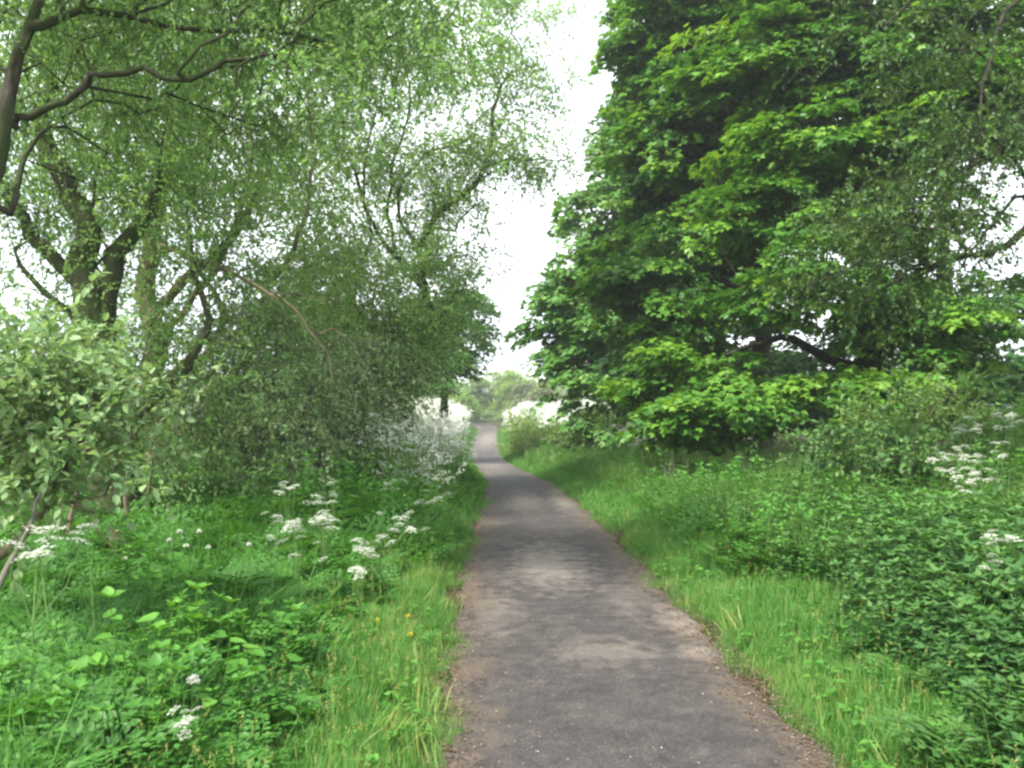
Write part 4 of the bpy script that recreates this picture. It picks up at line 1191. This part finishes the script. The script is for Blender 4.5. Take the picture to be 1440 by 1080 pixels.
def parsley(px, py, Y, nh, spread, lab, hs=1.0, group='cow parsley in flower near the camera'):
    top = P(px, py, Y)
    o = np.array([top[0] + rng.normal(0, .05), Y + .1, 0]); o[2] = gz(o[0], o[1])
    root = empty('cow_parsley', o, lab, 'flowering plant', group)
    st = MB()
    h = max(.3, top[2] - o[2])
    fork = o + (top - o) * .5
    Skeleton.tube(st, np.array([o, (o + fork) / 2 + rng.normal(0, .01, 3), fork]), np.array([.006, .005, .004]), 5)
    for k in range(nh):
        e = top + np.array([rng.normal(0, spread), rng.normal(0, spread), rng.normal(0, spread * .45)])
        m = (fork + e) / 2 + np.array([0, 0, -.02]) + (e - top) * .2
        Skeleton.tube(st, np.array([fork, m, e - [0, 0, .03]]), np.array([.0035, .0025, .0015]), 3)
        u = UMB[k % 4].copy()
        COL.objects.link(u)
        u.name = 'flower_head'
        u.parent = root
        u.location = tuple(e - o)
        u.rotation_euler = (rng.normal(0, .25), rng.normal(0, .25), rng.uniform(0, 6))
        s = hs * rng.uniform(.75, 1.25)
        u.scale = (s, s, s)
    st.build('stem', M['stem'], root, origin=o)
    lv = MB()
    lv.stamp_parts(fern_plant(5, .42, 4, 7), o[None], rotz(np.array([rng.uniform(0, 6)])), np.array([.65]), np.array([.15]))
    lv.build('leaf', M['herb'], root, origin=o)

for a in [
    (452, 728, 6.4, 13, .085, 'fullest cow parsley beside the left verge, a broad drift of white heads'),
    (415, 745, 6.2, 7, .06, 'cow parsley with a flat white drift left of the fullest one'),
    (508, 766, 5.9, 10, .055, 'cow parsley with a tight white cluster leaning towards the verge', 1.0),
    (510, 802, 5.6, 3, .04, 'low cow parsley with two round white heads side by side', 1.0),
    (402, 682, 7.6, 6, .08, 'small cow parsley in shade above the fullest one', .9),
    (455, 702, 7.2, 5, .07, 'sparse cow parsley standing just behind the fullest one', .9),
    (548, 722, 7.8, 5, .10, 'thin cow parsley at the verge edge with yellowing white heads', .8),
    (575, 743, 7.4, 4, .06, 'rightmost near cow parsley, two flat heads out over the left verge', .9),
    (425, 775, 6.0, 4, .10, 'pale half-open cow parsley below the broad white drift', .7),
    (45, 752, 4.3, 5, .07, 'large-headed cow parsley at the left edge under the grey-leaved bush', 1.3),
    (55, 775, 4.1, 3, .04, 'big domed cow parsley head low at the left edge', 1.5),
    (118, 738, 4.6, 4, .05, 'small-headed cow parsley beside the slanting grey branch', .8),
    (268, 1010, 3.3, 8, .045, 'loose cow parsley of tiny white florets near the bottom of the view', .55),
    (470, 688, 8.2, 5, .09, 'small airy cow parsley behind the pair in shade', .8),
    (385, 738, 6.7, 4, .08, 'sparse cow parsley on the shaded left flank of the fullest one', .8),
    (535, 752, 6.7, 5, .07, 'cow parsley between the tight cluster and the rightmost heads', .8),
    (600, 700, 9.5, 7, .10, 'cow parsley at the start of the flowering bank by the left verge', 1.0),
    (560, 680, 10.5, 7, .12, 'taller cow parsley under the grey-green thicket, nearest the flowering bank', 1.0),
    (622, 672, 12, 8, .13, 'cow parsley standing out from the flowering bank over the verge', 1.1),
    (1412, 762, 4.9, 6, .07, 'cow parsley rising from the dark nettles at the right edge', .75),
    (1395, 785, 4.8, 3, .05, 'lower cow parsley among the dark nettles at the right edge', .7)]:
    parsley(*a)
for i, (px, py, Y) in enumerate([(1345, 600, 9.6), (1370, 602, 9.4), (1355, 636, 8.6), (1385, 632, 8.4), (1340, 643, 8.5), (1375, 655, 8.0), (1410, 575, 10), (1425, 590, 9.4), (1390, 590, 9.9), (1320, 640, 8.9), (1385, 675, 7.6), (1345, 670, 7.9)]):
    parsley(px, py, Y, 6, .12, 'cow parsley in flat white flower on the bank at the right edge', .9, 'cow parsley on the right bank')
for i, (px, py, Y) in enumerate([(1105, 608, 14.6), (1130, 625, 14.2), (1152, 630, 14.0), (1085, 620, 14.6)]):
    parsley(px, py, Y, 6, .13, 'cow parsley in white flower at the foot of the great sycamore', 1.0, 'cow parsley at the foot of the great sycamore')
for i, (px, py, Y) in enumerate([(865, 598, 23), (880, 603, 22.5), (895, 607, 22)]):
    parsley(px, py, Y, 7, .18, 'cow parsley in white flower under the dark sycamore by the bend', 1.3, 'cow parsley under the dark rounded sycamore')

# drifts of cow parsley along the far banks
def drift(name, lab, X, Y, h, n_per=9, sc=1.0):
    mb = MB()
    n = len(X)
    base = H(X, Y)
    hh = h * rng.uniform(.45, 1.12, n)
    tops = np.repeat(np.stack([X, Y, base + hh], 1), n_per, 0)
    m = len(tops)
    tops = tops + rng.normal(0, 1, (m, 3)) * [.16, .16, .13]
    k = 7 if sc > 1.5 else 10
    c = np.repeat(tops, k, 0) + rng.normal(0, 1, (m * k, 3)) * [.026, .026, .012] * sc
    mb.stamp(*LEAF_OVAL, c, frames(jit(m * k, 1), np.array([0, -.5, .8]) + jit(m * k, .7)), rng.uniform(.022, .045, m * k) * (sc if sc > 1.5 else .9), rng.random(m * k), 1)
    o = np.repeat(np.stack([X, Y, base], 1), n_per, 0)
    d = tops - o
    L_ = np.linalg.norm(d, axis=1)
    bl = np.array([[-.004, 0, 0], [.004, 0, 0], [.003, 1, 0], [-.003, 1, 0]], np.float32)
    mb.stamp(bl, np.array([[0, 1, 2, 3]]), o, frames(d, jit(m, 1)), np.stack([np.ones(m), L_, np.ones(m)], 1), .5, 0)
    tag(mb.build(name, [M['stem'], M['petal']]), lab, 'flowers', kind='stuff')

def band(n, y0, y1, side, d0, d1):
    X, Y, D = scatter(n, y0, y1, side, d0, d1)
    return X, Y
X, Y = band(300, 12.5, 32, -1, .5, lambda Y: 1.1 + Y * .055)
drift('cow_parsley_drift', 'creamy drift of cow parsley along the bank left of the path', X, Y, 1.15, 6, 1.3)
X, Y = band(900, 30, 75, -1, .7, 5)
drift('cow_parsley_drift', 'white mass of cow parsley left of the path where it fades from view', X, Y, 1.5, 9, 2.3)
X, Y = band(560, 46, 80, 1, .7, 6)
drift('cow_parsley_drift', 'white mass of cow parsley behind the bramble mound at the bend', X, Y, 1.5, 9, 2.3)
X, Y = band(160, 22, 40, 1, 2.6, 6)
drift('cow_parsley_drift', 'thin scatter of cow parsley behind the mound under the right-hand wood', X, Y, 1.0, 7, 1.3)

# ------------------------------------------------------------------ small flowers
def small_flower(name, part, px, py, Y, r, mat, lab, cat, group, dome=True):
    top = P(px, py, Y)
    g = gz(top[0], Y)
    top[2] = max(top[2], g + .12)
    o = np.array([top[0], Y, g])
    root = empty(name, o, lab, cat, group)
    st = MB(); Skeleton.tube(st, np.array([o, (o + top) / 2 + rng.normal(0, .008, 3), top]), np.array([.003, .0025, .002]), 4)
    st.build('stem', M['stem'], root, origin=o)
    mb = MB()
    n = 60
    d = unit(rng.normal(0, 1, (n, 3))); 
    if dome: d[:, 2] = np.abs(d[:, 2]) * 1.0 - .25
    mb.stamp(*LEAF_OVAL, np.repeat(top[None], n, 0), frames(d, jit(n, 1)), np.full(n, r) * rng.uniform(.8, 1.1, n), rng.random(n))
    mb.build(part, mat, root, origin=o)
for px, py in [(280, 748), (253, 748), (238, 760), (175, 786), (190, 788), (205, 783), (262, 768), (276, 790), (270, 795), (293, 770), (350, 766), (163, 811), (300, 832), (10, 793)]:
    small_flower('white_flower', 'flower_head', px, py, 7.6 + rng.uniform(-.4, .4), .028, M['petal'], 'small round white flower head in the shaded undergrowth under the left willow', 'flower', 'small white flowers under the left willow')
small_flower('white_flower', 'flower_head', 271, 957, 3.7, .032, M['petal'], 'largest lone white round flower head above the tiny florets, lower left', 'flower', None)
small_flower('white_flower', 'flower_head', 1238, 966, 4.5, .018, M['petal'], 'lone white flower in the lush grass right of the path', 'flower', None)
for px, py, Y, lab in [(530, 873, 5.9, 'yellow dandelion in the left verge beside the fern leaves'), (577, 893, 5.6, 'yellow dandelion in the left verge nearer the path edge'), (573, 893, 6.1, 'small yellow flower just behind the dandelion nearer the path')]:
    small_flower('dandelion', 'flower_head', px, py, Y, .022, M['yellow'], lab, 'flower', None)

# leaning bare branch, lower left
mb = MB()
l = smooth_line(line((4.2, 4.6), [(-40, 885), (-12, 842), (10, 800), (28, 768), (45, 728), (58, 690)], .022, .006), .08, .004)
o = l[0, :3].copy()
root = empty('fallen_branch', o, 'bare grey branch slanting up from the left edge of the view', 'branch')
Skeleton.tube(mb, l[:, :3], l[:, 3], 8)
mb.build('branch', M['greybark'], root, smooth=True, origin=o)
